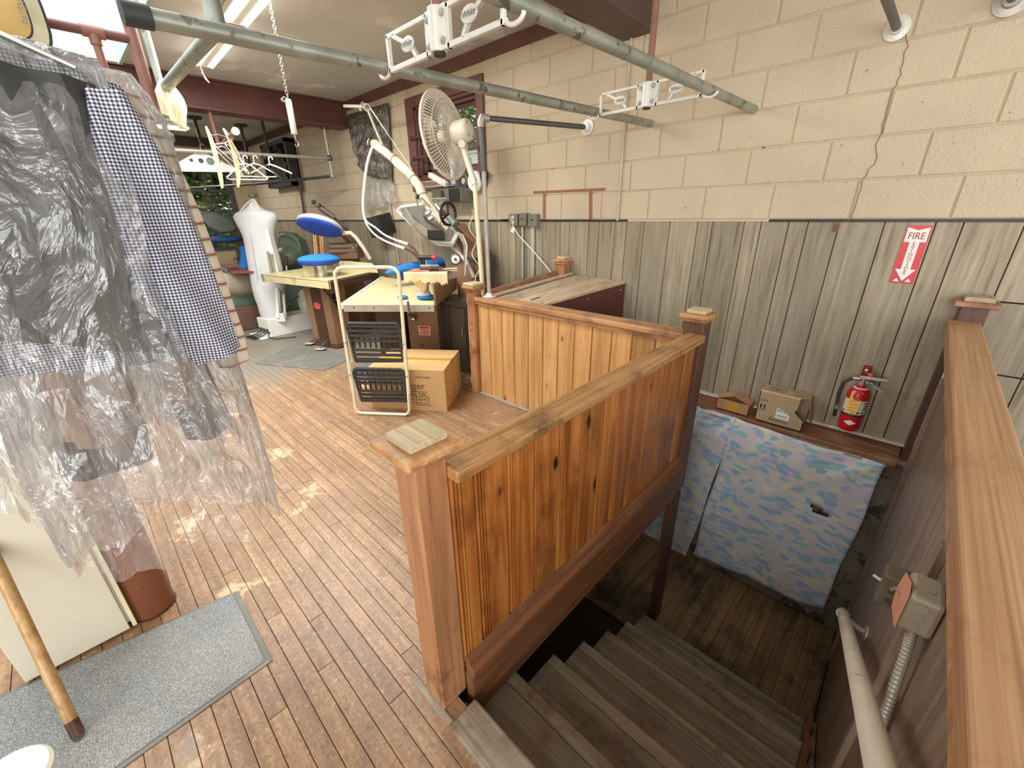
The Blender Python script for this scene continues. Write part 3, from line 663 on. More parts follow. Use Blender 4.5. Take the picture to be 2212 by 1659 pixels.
# pipes D, E on the wall to the right
p = PX(1938, 62, y=W); o = thing('wall_pipe', p, 'dark pipe with round white flange on the block wall beside the crack', 'pipe')
B().tube([p, p+V((0, -1.7, -.06))], .018, 14).obj('pipe', PIPEDK, o, smooth=True); flange(p, (0, -1, 0), .052, o)
p = PX(2187, 0, y=W); o = thing('wall_pipe', p, 'pipe stub with round grey flange high on the block wall', 'pipe')
B().tube([p, p+V((.0, -1.2, .0))], .018, 14).obj('pipe', PIPEDK, o, smooth=True); flange(p, (0, -1, 0), .06, o, mat=PIPEGREY)
# thin conduit on the wall
q = B(); q.tube([(-1.83, W-.012, 2.64), (-1.83, W-.012, ZP)], .009, 10)
o = q.obj('wall_conduit', paint('conduit_beige', srgb(198, 180, 150), .6), smooth=True, label='thin beige conduit running down the block wall behind the bracket', cat='conduit')
# ---- top-left racks
x3 = -3.0
hp = PX(300, 125, x=x3); J1 = PX(285, 85, x=x3)
o = thing('pipe_rack', (x3, hp.y, 2.0), 'red-brown pipe rack with drop post hanging under the skylight', 'pipe rack')
B().tube([(x3, hp.y, ZC), (x3, hp.y, 2.0)], .025, 14).obj('post', PIPERED, o, smooth=True)
B().tube([(x3, hp.y, J1.z), (x3, -1.2, J1.z-.005)], .02, 14).obj('rail', paint('maroon_pipe', srgb(112, 72, 66), .5), o, smooth=True)
k0 = PX(200, 68, x=x3); q = B(); q.tube([(x3, k0.y, k0.z), (x3, k0.y+.0, 2.1)], .016, 12); q.tube([(x3, k0.y, k0.z-.05), (x3, k0.y, k0.z)], .022, 12); q.tube([(x3, k0.y-.04, k0.z), (x3, k0.y+.04, k0.z)], .025, 12); q.obj('drop_pipe', PIPERED, o, smooth=True)
g0, g1 = PX(475, 62, z=2.3), PX(352, 190, z=2.3); gy = (g0.y+g1.y)/2
o = thing('garment_rail', (g0.x, gy, 2.3), 'short galvanised rail hung from the plaster ceiling with a rag on its end', 'rail')
B().tube([(g0.x+.03, gy, 2.3), (g1.x, gy, 2.3)], .03, 14).obj('pipe', GALV, o, smooth=True)
B().tube([(g0.x, gy, 2.3), (g0.x, gy, ZC)], .027, 14).obj('drop_pipe', GALV, o, smooth=True)
B().tube([(g0.x, gy, 2.26), (g0.x, gy, 2.43)], .036, 14).obj('tee_fitting', GALV, o, smooth=True)
B().tube([(g1.x+.02, gy-.02, 2.3), (g1.x+.02, gy-.02, ZC)], .02, 14).obj('drop_pipe', GALV, o, smooth=True)
# rag
rc = V((g1.x+.03, gy-.0, 2.3)); q = B(); rr_ = random.Random(5)
def ragf(u, v):
    a_ = u*2*math.pi; fold = 1+.28*math.sin(5*a_+3*v)+.18*math.sin(9*a_+1.3)
    r_ = .5*(.035+.075*math.sin(min(1, v*1.25)*math.pi*.62))*fold*(1-.55*max(0, v-.6))
    return rc+V((r_*math.cos(a_), r_*math.sin(a_)*1.1, (.04-.22*v)*1.0 if False else .04-.22*v*(1+.22*math.sin(a_+.7)*v)))
q.grid(ragf, 40, 16); o = q.obj('cotton_rag', RAG, smooth=True, label='cream cotton rag knotted around the end of the short galvanised rail', cat='rag', solid=.003)
# plaque PATENT
pp = PX(-4, 16, x=-2.93); ax = (EYE-pp).normalized(); m = frame(ax, (0, 0, 1))
o = thing('maker_plaque', pp, 'gold and black oval metal plaque fixed under the skylight rack', 'plaque')
def octo(r1, r2, off):
    pts = []
    for i in range(32):
        a_ = 2*math.pi*i/32; n_ = 3.2; c1, s1 = math.cos(a_), math.sin(a_)
        k_ = (abs(c1)**n_+abs(s1)**n_)**(-1/n_); pts.append(pp + m @ V((k_*s1*r2, k_*c1*r1, off)))
    return pts
GOLD = paint('brass', srgb(190, 160, 96), .35, .5, .1, 8); OLIVE = paint('plaque_olive', srgb(190, 182, 150), .4, .3, .15, 12)
B().prism(octo(.135, .15, -.012), ax*.012).obj('backplate', BLACK, o, smooth=False); B().prism(octo(.126, .14, 0), ax*.002).obj('band', OLIVE, o); B().prism(octo(.078, .092, .002), ax*.002).obj('centre', GOLD, o); B().prism(octo(.084, .098, .0015), ax*.001).obj('line', BLACK, o)
xd, yd = m @ V((1, 0, 0)), -(m @ V((0, 1, 0)))
rtw = rt.normalized(); vv = (up*.95-rt*.3).normalized()
text('PATENT', 'lettering', BLACK, o, pp+ax*.003+(rt*.95-up*.1)*.106, vv, V(ax).cross(vv), .034, .001)
# hanging support so that the plaque touches the rail
B().bar(pp-ax*.012, pp-ax*.07, .03, .03).obj('mount', BLACK, o)
# ---- fluorescent fixtures
def fixture(p, q_, label, wdt=.16):
    p, q_ = V(p), V(q_); d = (q_-p).normalized(); s = d.cross(V((0, 0, 1)))
    o = thing('fluorescent_fixture', (p+q_)/2+V((0, 0, .04)), label, 'ceiling light')
    B().bar(p+V((0, 0, .045)), q_+V((0, 0, .045)), wdt, .05).obj('housing', OFFWHITE, o, bev=.006)
    B().bar(p+V((0, 0, .012)), q_+V((0, 0, .012)), wdt*.4, .03).obj('reflector_ridge', OFFWHITE, o, bev=.01)
    for k in (-1, 1):
        B().tube([p+s*k*wdt*.36+d*.03, q_+s*k*wdt*.36-d*.03], .016, 12).obj('tube', TUBELIT, o, smooth=True)
    for e_, dd in ((p, 1), (q_, -1)): B().obox(e_+V((0, 0, .025)), (.02, wdt, .06), frame((0, 0, 1), d)).obj('end_cap', OFFWHITE, o)
    l = bpy.data.lights.new('tube_glow', 'AREA'); l.shape = 'RECTANGLE'; l.size = .2; l.size_y = (q_-p).length*.9; l.energy = 42; l.color = (1, .98, .94)
    lo = bpy.data.objects.new('tube_glow', l); COL.objects.link(lo); lo.parent = o
    lo.location = (0, 0, -.07); lo.rotation_euler = (0, 0, math.atan2(d.y, d.x)-math.pi/2)
    return o
zf = 2.845
fixture((-5.25, 1.4, zf), (-4.1, 1.35, zf), 'lit twin-tube fluorescent fixture with a pull cord, next to the maroon beam')
fixture((-4.02, 1.346, zf), (-2.85, 1.3, zf), 'lit twin-tube fluorescent fixture on the plaster ceiling behind the galvanised rail')
fixture((-8.9, .85, zf), (-8.9, 1.95, zf), 'lit fluorescent fixture in the dim back room beyond the maroon beam')
q = B(); q.tube([(-5.2, 1.36, 2.83), (-5.22, 1.38, 2.74), (-5.2, 1.4, 2.71), (-5.24, 1.37, 2.79)], .003, 6); q.obj('pull_cord', RAG, None, smooth=True, label='thin pull cord looped under the fluorescent fixture', cat='cord')
# security camera
p = PX(362, 298, x=-8.6); o = thing('security_camera', p, 'small white dome security camera under the back room ceiling', 'camera')
B().ell(p, (.09, .09, .09), 18, 12).obj('dome', WHITE, o, smooth=True); B().lathe(p+V((.055, -.01, .03)), [(.05, 0), (.05, .045), (.02, .05)], 16, (1, -.2, .3)).obj('lens', BLACK, o, smooth=True); B().tube([p, (p.x, p.y, ZC)], .03, 12).obj('stem', WHITE, o, smooth=True)
# ---- chain with spring balancer
cx_, cy_ = -3.2, 1.285
o = thing('spring_balancer', (cx_, cy_, 2.05), 'white tube spring balancer with hook hanging on a ceiling chain', 'balancer')
q = B(); z_ = 2.25; i = 0
while z_ < ZC-.01:
    q.ring((cx_, cy_, z_+.011), .0085, .0022, (1, 0, 0) if i % 2 else (0, 1, 0), 10, 5, sx=1.5 if i % 2 == 9 else 1.4); z_ += .0185; i += 1
q.obj('chain', PIPEGREY, o, smooth=True)
B().lathe((cx_, cy_, 2.05), [(.017, 0), (.019, .004), (.019, .185), (.015, .195)], 16).obj('tube', WHITE, o, smooth=True)
q = B(); q.ring((cx_, cy_-.02, 2.24), .014, .003, (1, 0, 0), 12, 6); q.ring((cx_, cy_-.035, 2.235), .008, .003, (1, 0, 0), 12, 6); q.obj('clip', PIPEGREY, o, smooth=True)
q = B(); q.tube([(cx_, cy_, 2.05), (cx_, cy_, 2.02), (cx_, cy_+.012, 2.008), (cx_, cy_+.015, 1.99), (cx_, cy_+.002, 1.978), (cx_, cy_-.01, 1.988)], .0035, 8); q.obj('hook', STEEL, o, smooth=True)
# ---- back rails and hangers
o = thing('garment_rail', (-6.08, 2.85, 2.05), 'grey pipe rail hung under the maroon beam, turning back along the wall', 'rail')
r0, r1 = PX(345, 328, x=-6.1), PX(712, 342, x=-6.1); v0, v1 = PX(708, 277, x=-6.1), PX(731, 381, x=-6.1)
B().tube([V((-6.1, -.3, r0.z)), r1], .02, 12).obj('rail', PIPEGREY, o, smooth=True)
B().tube([V((-6.1, r1.y-.01, 2.63)), V((-6.1, r1.y+.0, v1.z))], .018, 12).obj('drop_pipe', PIPEGREY, o, smooth=True)
B().ell(r1, (.04, .04, .04), 12, 8).obj('tee_fitting', PIPEDK, o, smooth=True)
vv_ = V((-6.1, r1.y, v1.z)); B().ell(vv_, (.035, .035, .035), 12, 8).obj('elbow', PIPEGREY, o, smooth=True)
B().tube([vv_, PX(560, 397, x=-7.4), PX(380, 408, x=-9.4)], .018, 12).obj('lower_rail', PIPEDK, o, smooth=True)
B().lathe((-6.1, r1.y, 2.6), [(.05, 0), (.05, .03)], 16).obj('ceiling_flange', PIPEDK, o)
for u, v, xx, lb in ((432, 300, -8.2, 'dark drop pipe with flange above the back window'), (527, 303, -8.4, 'dark drop pipe with flange in the corner above the white hangers'), (572, 290, -7.5, 'dark drop pipe with flange beside the exhaust fan box')):
    p = PX(u, v, x=xx); oo = thing('drop_pipe', (p.x, p.y, 2.3), lb, 'pipe', 'dark drop pipes in the back room')
    B().tube([(p.x, p.y, ZC), (p.x, p.y, 2.3)], .02, 10).obj('pipe', CHAR, oo, smooth=True); B().lathe((p.x, p.y, ZC-.03), [(.09, 0), (.09, .028)], 14).obj('flange', CHAR, oo)
# stub arm with long curved wood hangers
s0 = V((-6.05, 1.56, 2.63)); s1 = V((-6.05, 1.57, 2.29)); s2 = PX(508, 284, x=-5.1)
o = thing('hanging_pipe', s0, 'red-brown drop pipe with a short rusty side arm under the beam', 'pipe')
B().tube([s0, s1], .022, 12).obj('drop_pipe', PIPERED, o, smooth=True); B().tube([s1, s1.lerp(s2, 1)], .02, 12).obj('arm', paint('rusty_pipe', srgb(140, 112, 96), .6, .2, .2, 12), o, smooth=True); B().lathe(s2, [(.03, -.02), (.034, .02)], 14, s2-s1).obj('end_cap', WHITE, o, smooth=True)
def curved(pts, label):
    q = B(); n = len(pts)
    ctr = [V(p) for p in pts]; w_ = .042; th = .02
    for i in range(n):
        t_ = (ctr[min(i+1, n-1)]-ctr[max(i-1, 0)]).normalized(); sd = t_.cross(ray(480, 340).normalized()).normalized(); nn = t_.cross(sd); k_ = math.sin(math.pi*(i+.35)/(n-.3))**.4
        for a_, b_ in ((-1, -1), (1, -1), (1, 1), (-1, 1)): q.v.append(ctr[i]+sd*a_*w_/2*k_+nn*b_*th)
    for i in range(n-1):
        for j in range(4): q.f.append((i*4+j, i*4+(j+1) % 4, (i+1)*4+(j+1) % 4, (i+1)*4+j))
    q.f += [(3, 2, 1, 0), tuple((n-1)*4+j for j in range(4))]
    o = thing('wooden_hanger', ctr[n//2], label, 'hanger'); q.obj('shoulder', WOODHG, o, smooth=True)
    a_ = ctr[2]; B().tube([a_, a_.lerp(s2.lerp(s1, .5), .55)+V((0, 0, .03)), s2.lerp(s1, .5)+V((0, 0, .026))], .004, 6).obj('hook', PIPEGREY, o, smooth=True); return o
def sm(ps, x): 
    out = []; P3 = [PX(u, v, x=x) for u, v in ps]
    for i in range(len(P3)-1):
        for k in range(3):
            t_ = k/3; pm = P3[max(i-1, 0)]; pn = P3[min(i+2, len(P3)-1)]; p_, q_ = P3[i], P3[i+1]
            out.append(.5*((2*p_)+(-pm+q_)*t_+(2*pm-5*p_+4*q_-pn)*t_*t_+(-pm+3*p_-3*q_+pn)*t_**3))
    return out+[P3[-1]]
curved(sm([(445, 273), (457, 305), (468, 345), (477, 385), (480, 407)], -5.5), 'pale curved wooden hanger in front of the back window, seen edge-on')
wh2 = curved(sm([(482, 277), (498, 305), (509, 345), (515, 380), (514, 405)], -5.4), 'pale curved wooden hanger with a dark tip, under the rusty arm end')
def hanger(c, wdir, width, drop, mat, r, label, group=None, bar=True, cat='hanger', hooktop=None):
    c = V(c); wd = V(wdir).normalized(); o = thing('coat_hanger', c, label, cat, group)
    z = V((0, 0, 1)); hk = [c+z*.0]+[c+wd*(.03*math.sin(a_))+z*(.05+.03*(1-math.cos(a_))) for a_ in [i*math.pi*1.35/10-.0 for i in range(11)]]
    hk = [c, c+z*.05]+[c+wd*(.022-.022*math.cos(a_))+z*(.06+.022*math.sin(a_)) for a_ in [i*math.pi*1.15/8 for i in range(9)]]
    B().tube(hk, r*.85, 8).obj('hook', mat, o, smooth=True)
    L, Rr = c-wd*width/2-z*drop, c+wd*width/2-z*drop
    pts = [L-wd*0, L+wd*.02+z*.012, c-wd*.06-z*.018, c, c+wd*.06-z*.018, Rr-wd*.02+z*.012, Rr]
    B().tube(pts, r, 8).obj('shoulder', mat, o, smooth=True)
    if bar: B().tube([L, L-z*.01, L+wd*.03-z*.022, Rr-wd*.03-z*.022, Rr-z*.01, Rr], r*.8, 8).obj('bar', mat, o, smooth=True)
    return o
RZ = r0.z+.02
HW = WHITE
hp_ = lambda u: PX(u, 333, x=-6.1)
hanger(V((-6.1, hp_(545).y, RZ-.075)), (.35, .94, 0), .44, .12, HW, .009, 'thick white plastic tube hanger on the back rail, complete with its bar')
hanger(V((-6.1, hp_(578).y, RZ-.075)), (.5, .87, 0), .46, .1, HW, .011, 'white plastic hanger without a bar on the back rail', bar=False)
hanger(V((-6.05, hp_(520).y, RZ-.085)), (.3, .95, 0), .42, .15, HW, .009, 'white tube hanger hung low beside the curved wooden hangers')
hanger(V((-6.1, hp_(562).y, RZ-.075)), (.8, .6, 0), .42, .16, CHAR, .01, 'black plastic hanger between two white hangers')
for k, (u, a_) in enumerate(((500, .5), (508, .8), (492, .2))):
    p = s1.lerp(s2, .35+.2*k); hanger(p+V((0, 0, -.06)), (math.cos(a_), math.sin(a_)*.9, -.9), .4, .12, PAPER, .0045, 'thin white wire hanger dangling from the rusty pipe arm', 'wire hangers on the pipe arm')
p = PX(440, 348, x=-6.15); q = B(); wd = V((0, 1, 0)); q.prism([p+V((0, -.33, -.12)), p+V((0, .33, -.1)), p+V((0, .3, -.06)), p+V((0, .04, .08)), p+V((0, -.06, .08)), p+V((0, -.33, -.08))], (.02, 0, 0))
o = thing('paper_hanger', p, 'white paper-caped hanger with round green marks on the back rail', 'hanger'); q.obj('cape', PAPER, o, bev=.004)
B().tube([p+V((.01, 0, .07)), p+V((.01, 0, .15)), p+V((.01, .02, .175)), p+V((.01, .04, .15))], .004, 8).obj('hook', STEEL, o, smooth=True)
for k, (dy, rr_) in enumerate(((-.03, .025), (.06, .04), (-.12, .018), (.14, .02))): B().lathe(p+V((.0205, dy, 0)), [(rr_, 0), (rr_, .001)], 14, (1, 0, 0)).obj('printed_mark', GREENMET if k == 1 else CHAR, o)
# exhaust fan on the side wall of the back room
o = thing('exhaust_fan', (-8.4, W-.1, 2.1), 'dark louvred exhaust fan box high on the side wall of the back room', 'exhaust fan')
DKG = paint('fan_housing', srgb(62, 60, 56), .6, .2, .2, 5)
q = B(); x0, x1, z0, z1 = -9.0, -7.85, 2.03, 2.72
for a_ in ((x0, z0, x0+.06, z1), (x1-.06, z0, x1, z1), (x0, z0, x1, z0+.06), (x0, z1-.06, x1, z1)): q.box((a_[0], W-.16, a_[1]), (a_[2], W, a_[3]))
q.obj('housing', DKG, o); B().box((x0, W-.02, z0), (x1, W-.005, z1)).obj('back', DARK, o)
q = B(); fc = V((-8.42, W-.12, 2.36))
for r_ in (.05, .1, .15, .2, .25, .29): q.ring(fc, r_, .005, (0, 1, 0), 28, 6)
for k in range(12):
    a_ = k*math.pi/6; q.tube([fc+V((.04*math.cos(a_), 0, .04*math.sin(a_))), fc+V((.3*math.cos(a_), 0, .3*math.sin(a_)))], .004, 6)
q.obj('grille', GREYMET, o, smooth=True)
q = B()
for k in range(5):
    a_ = k*2*math.pi/5; c1, s1_ = math.cos(a_), math.sin(a_); q.add([fc+V((.04*c1, .04, .04*s1_)), fc+V((.26*math.cos(a_-.3), .02, .26*math.sin(a_-.3))), fc+V((.27*math.cos(a_+.25), .07, .27*math.sin(a_+.25)))], [(0, 1, 2)])
q.obj('blades', CHAR, o); B().box((-8.9, W-.17, 2.5), (-8.55, W-.14, 2.66)).obj('cover_plate', paint('navy_plate', srgb(36, 44, 54), .5), o)
# switch box and conduit on that wall
o = thing('switch_box', (-7.9, W-.05, 2.0), 'grey switch box with conduit dropping down the block wall beside the exhaust fan', 'switch box')
B().box((-7.96, W-.07, 1.95), (-7.82, W, 2.1)).obj('box', GREYMET, o, bev=.006); B().tube([(-7.9, W-.03, 1.96), (-7.95, W-.03, 1.48)], .018, 10).obj('conduit', GREYMET, o, smooth=True); B().tube([(-7.86, W-.03, 2.1), (-8.0, W-.03, 2.16)], .014, 10).obj('conduit', GREYMET, o, smooth=True)
# ================================================================== NEAR STAIRS: boxes, extinguisher, sign, cloth, electrical
# fire extinguisher
ex, ey, ez = -.075, W-.075, .285
o = thing('fire_extinguisher', (ex, ey, ez), 'red fire extinguisher with a yellow tag hung on the oak panelling', 'fire extinguisher')
B().lathe((ex, ey, ez), [(.046, 0), (.054, .012), (.055, .03), (.055, .225), (.05, .25), (.034, .272), (.018, .282), (.016, .295)], 28).obj('cylinder', REDP, o, smooth=True)
cy = o.children[0]
LBL = paint('label_cream', srgb(232, 224, 190), .4)
def wrap(z0, z1, a0, a1, r_, mat, name, par=o):
    q = B(); q.grid(lambda u, v: (ex+r_*math.cos(a0+(a1-a0)*u), ey+r_*math.sin(a0+(a1-a0)*u), z0+(z1-z0)*v), 16, 1); return q.obj(name, mat, par, smooth=True)
wrap(ez+.115, ez+.205, R(190), R(375), .0555, LBL, 'instruction_label')
for k in range(5): wrap(ez+.122+.0*k, ez+.133, R(212+26*k), R(224+26*k), .0558, BLACK, 'pictogram')
for k in range(3): wrap(ez+.15+.018*k, ez+.158+.018*k, R(318), R(345), .0558, BLACK, 'label_text')
wrap(ez+.1, ez+.112, 0, R(360), .0562, CHAR, 'strap')
q = B(); q.grid(lambda u, v: (ex+.0556*math.cos(R(240+66*u)), ey+.0556*math.sin(R(240+66*u)), ez+.06+(v-.5)*.034*(1-abs(2*u-1))), 12, 2); q.obj('diamond_label', PAPER, o, smooth=True)
B().lathe((ex, ey, ez+.268), [(.034, 0), (.036, .004), (.03, .008)], 24).obj('collar_ring', PAPER, o, smooth=True)
B().lathe((ex, ey, ez+.29), [(.017, 0), (.017, .03), (.012, .034)], 16).obj('valve', STEEL, o, smooth=True)
B().lathe((ex-.005, ey-.016, ez+.302), [(.013, 0), (.014, .006), (.01, .008)], 16, (-.1, -1, 0)).obj('gauge', paint('gauge_pink', srgb(206, 120, 124), .3), o, smooth=True)
q = B(); q.prism([(ex-.02, ey-.01, ez+.325), (ex+.03, ey-.01, ez+.33), (ex+.105, ey-.01, ez+.336), (ex+.108, ey-.01, ez+.35), (ex+.02, ey-.01, ez+.348), (ex-.02, ey-.01, ez+.345)], (0, .02, 0)); q.obj('carry_handle', STEEL, o, bev=.002)
q = B(); q.prism([(ex+.01, ey-.01, ez+.32), (ex+.05, ey-.01, ez+.312), (ex+.105, ey-.01, ez+.278), (ex+.1, ey-.01, ez+.266), (ex+.04, ey-.01, ez+.298), (ex+.01, ey-.01, ez+.308)], (0, .02, 0)); q.obj('squeeze_lever', STEEL, o, bev=.002)
B().ring((ex+.04, ey-.016, ez+.318), .014, .0015, (0, -1, .3), 16, 5).obj('pull_pin', CHAR, o, smooth=True)
hz = [(ex-.015, ey-.01, ez+.328), (ex-.05, ey-.015, ez+.325), (ex-.085, ey-.02, ez+.29), (ex-.09, ey-.025, ez+.22), (ex-.083, ey-.03, ez+.14)]
B().tube(hz, .0095, 12).obj('hose', CHAR, o, smooth=True); B().tube([hz[0], hz[1]], .0115, 12).obj('hose_coupling', STEEL, o, smooth=True); B().tube([(ex-.084, ey-.03, ez+.145), (ex-.082, ey-.032, ez+.12)], .0115, 12).obj('nozzle_ring', STEEL, o, smooth=True); B().tube([(ex-.083, ey-.03, ez+.13), (ex-.078, ey-.034, ez+.07)], [.0105, .0085], 12).obj('nozzle', BLACK, o, smooth=True)
q = B(); q.hexa([(ex-.035, ey-.068, ez+.13), (ex+.018, ey-.066, ez+.13), (ex+.018, ey-.065, ez+.13), (ex-.035, ey-.067, ez+.13), (ex-.032, ey-.046, ez+.255), (ex+.021, ey-.044, ez+.255), (ex+.021, ey-.043, ez+.255), (ex-.032, ey-.045, ez+.255)])
tg = q.obj('inspection_tag', paint('tag_yellow', srgb(244, 198, 96), .6, var=.08, scale=30), o)
for k in range(6): 
    z_ = ez+.142+.018*k; yq = ey-.0683+.022*(z_-ez-.13)/.125-.0008; B().box((ex-.028+.002*(k % 3), yq-.0003, z_), (ex+.012-.003*(k % 2), yq, z_+.004)).obj('printed_line', paint('tag_orange', srgb(226, 140, 50), .6) if k == 0 else MATS['tag_orange'], tg)
B().box((ex-.02, ey+.03, ez+.33), (ex+.02, W-.007, ez+.395)).obj('wall_hook', paint('dark_red', srgb(140, 20, 28), .3), o, bev=.006); B().box((ex+.012, ey+.028, ez+.335), (ex+.032, ey+.045, ez+.36)).obj('seal', paint('coral', srgb(240, 110, 90), .5), o); B().lathe((ex-.002, ey+.03, ez+.375), [(.007, 0), (.007, .004)], 12, (0, -1, 0)).obj('screw', PAPER, o)
B().box((ex-.03, ey+.05, ez+.1), (ex+.03, W-.007, ez+.13)).obj('wall_bracket', CHAR, o)
# fire sign
c4 = [PX(u, v, y=W-.009) for u, v in ((1920, 610), (1969, 613), (2019, 487), (1961, 487))]; 
x0 = (c4[0].x+c4[3].x)/2; x1 = (c4[1].x+c4[2].x)/2; z0 = (c4[0].z+c4[1].z)/2; z1 = (c4[2].z+c4[3].z)/2
o = thing('fire_sign', ((x0+x1)/2, W-.008, z0), 'red and white FIRE EXTINGUISHER arrow sign on the oak panelling', 'sign')
B().box((x0, W-.0095, z0), (x1, W-.0065, z1)).obj('plate', SIGNRED, o)
w_ = x1-x0; h_ = z1-z0; xm = (x0+x1)/2; ys = W-.0105
q = B(); P2 = lambda u, v: (x0+w_*u, ys, z0+h_*v)
q.prism([P2(.5, .04), P2(.93, .25), P2(.7, .25), P2(.7, .72), P2(.94, .72), P2(.94, .97), P2(.5, .92), P2(.06, .97), P2(.06, .72), P2(.3, .72), P2(.3, .25), P2(.07, .25)], (0, .0008, 0)); q.obj('arrow', PAPER, o)
for a_, c_ in (((.12, .03), (.38, .09)), ((.62, .03), (.88, .09))): q = B(); q.prism([P2(a_[0], a_[1]), P2(c_[0], a_[1]), P2((a_[0]+c_[0])/2, c_[1])], (0, .0006, 0)); q.obj('corner_mark', PAPER, o)
text('FIRE', 'lettering', INKRED, o, P2(.5, .82), (1, 0, 0), (0, 0, 1), .048, .0006, sx=.78)
for k, ch in enumerate('EXTINGUISHER'): text(ch, 'lettering', INKRED, o, P2(.5, .70-.0475*k), (1, 0, 0), (0, 0, 1), .0185, .0006, sx=1.3)
B().box((PX(1800, 490, y=W-.008).x, W-.0095, ZP-.06), (PX(1812, 490, y=W-.008).x, W-.006, ZP-.005)).obj('wood_chip', STAINX, wall)
# cardboard boxes on the ledge
zl = .205
p0, p1 = PX(1544, 883, y=2.975), PX(1614, 903, y=2.985); xw = p1.x-p0.x; hh = .085
o = thing('cardboard_box', ((p0.x+p1.x)/2, 3.04, zl), 'small plain brown cardboard box with open top flaps on the ledge', 'box')
x0, x1, y0, y1 = p0.x, p1.x, 2.985, 3.105; zt = zl+hh
q = B(); q.box((x0, y0, zl+.004), (x1, y0+.004, zt)); q.box((x0, y1-.004, zl+.004), (x1, y1, zt)); q.box((x0, y0, zl+.004), (x0+.004, y1, zt)); q.box((x1-.004, y0, zl+.004), (x1, y1, zt)); q.box((x0, y0, zl+.004), (x1, y1, zl+.008)); q.obj('carton', CARDDK, o)
xm = (x0+x1)/2
for s, xe in ((1, x0), (-1, x1)):
    q = B(); a_ = V((xe, y0, zt)); b_ = V((xe, y1, zt)); mdx = (xm-s*.004-xe); ri = .032
    q.prism([a_, b_, b_+V((mdx, -.01, ri)), a_+V((mdx, .012, ri))], (0, 0, .003)); q.obj('flap', CARDDK, o)
B().box((xm-.035, y0-.0008, zl+.02), (xm+.035, y0, zt-.006)).obj('tape', TAPE, o)
BL, BR = PX(1630, 903, y=2.975), PX(1729, 934, y=2.975); TL = PX(1645, 836, y=2.975)
x0, x1 = BL.x, BR.x; zt = zl+.222; y0, y1 = 2.975, 3.11
o = thing('starch_box', ((x0+x1)/2, 3.04, zl), 'larger torn cardboard box printed Easy Iron, with white barcode label, on the ledge', 'box')
q = B(); t_ = .004; q.box((x0, y0, zl+.006), (x0+t_, y1, zt)); q.box((x0, y1-t_, zl+.006), (x1, y1, zt)); q.box((x0, y0, zl+.006), (x1, y1, zl+.01))
q.prism([(x0, y0, zl+.006), (x1, y0, zl+.006), (x1, y0, zl+.075), (x1-.035, y0, zl+.1), (x1-.06, y0, zl+.125), (x1-.048, y0, zl+.15), (x1-.043, y0, zt), (x0, y0, zt)], (0, t_, 0))
q.prism([(x1, y0, zl+.006), (x1, y1, zl+.006), (x1, y1, zl+.15), (x1, y0+.05, zl+.07), (x1, y0, zl+.075)], (-t_, 0, 0)); q.obj('carton', CARDGR, o)
q = B(); q.prism([(x0, y0, zt), (x1-.043, y0, zt), (x1-.02, y0+.03, zt), (x1-.001, y0+.035, zt), (x1, y1, zt), (x0, y1, zt)], (0, 0, .004)); q.obj('top_flap', CARDGR, o)
q = B(); q.prism([(x1, y0+.035, zt), (x1, y1, zt), (x1+.03, y1, zl+.03), (x1+.025, y0+.06, zl+.05)], (.003, 0, 0)); q.obj('side_flap', CARDGR, o)
q = B(); n_ = 26
for k in range(n_): 
    xa = x0+(x1-.045-x0)*k/n_; q.box((xa, y0-.0006, zt-.004+.003*(k % 2)), (xa+(x1-.045-x0)/n_, y0, zt+.004))
q.obj('torn_edge', paint('torn_card', srgb(232, 208, 160), .8), o)
B().box((x0, y0-.0006, zt-.042), (x1-.048, y0, zt-.0405)).obj('crease', CARDDK, o)
text('Easy', 'lettering', INK, o, (x0+.105, y0, zl+.04), (1, 0, 0), (0, 0, 1), .034, .001, font_shear=.45); text('Iron', 'lettering', INK, o, (x0+.165, y0, zl+.038), (1, 0, 0), (0, 0, 1), .03, .001)
for k in (0, 1):
    xa = x0+.02+.022*k; q = B(); q.prism([(xa-.004, y0-.0008, zl+.095), (xa+.004, y0-.0008, zl+.095), (xa+.004, y0-.0008, zl+.118), (xa+.009, y0-.0008, zl+.118), (xa, y0-.0008, zl+.132), (xa-.009, y0-.0008, zl+.118), (xa-.004, y0-.0008, zl+.118)], (0, .0006, 0)); q.obj('arrow_mark', INK, o)
B().box((x0+.008, y0-.0008, zl+.088), (x0+.056, y0, zl+.0905)).obj('arrow_mark', INK, o); 
q = B()
for a_ in ((.01, .152, .05, .1535), (.01, .163, .05, .1645), (.01, .152, .0115, .1645), (.0485, .152, .05, .1645)): q.box((x0+a_[0], y0-.0008, zl+a_[1]), (x0+a_[2], y0, zl+a_[3]))
q.obj('stamp_box', INK, o); text('123 E 100', 'lettering', INK, o, (x0+.03, y0, zl+.158), (1, 0, 0), (0, 0, 1), .0095, .001)
q = B(); q.prism([(x0+.115, y0-.0012, zl+.055), (x0+.19, y0-.0012, zl+.055), (x0+.192, y0-.0012, zl+.085), (x0+.17, y0-.0012, zl+.11), (x0+.125, y0-.0012, zl+.125), (x0+.115, y0-.0012, zl+.125)], (0, .0008, 0)); lb = q.obj('barcode_label', PAPER, o)
text('08150', 'lettering', INK, o, (x0+.146, y0, zl+.108), (1, 0, -.12), (.12, 0, 1), .022, .0018)
for k, wb in enumerate((2, 1, 3, 1, 2, 1, 1, 3, 1, 2, 2, 1, 3, 1)): xa = x0+.123+.0042*k; B().box((xa, y0-.0018, zl+.066), (xa+.0009*wb, y0-.0011, zl+.084)).obj('bar', INK, lb)
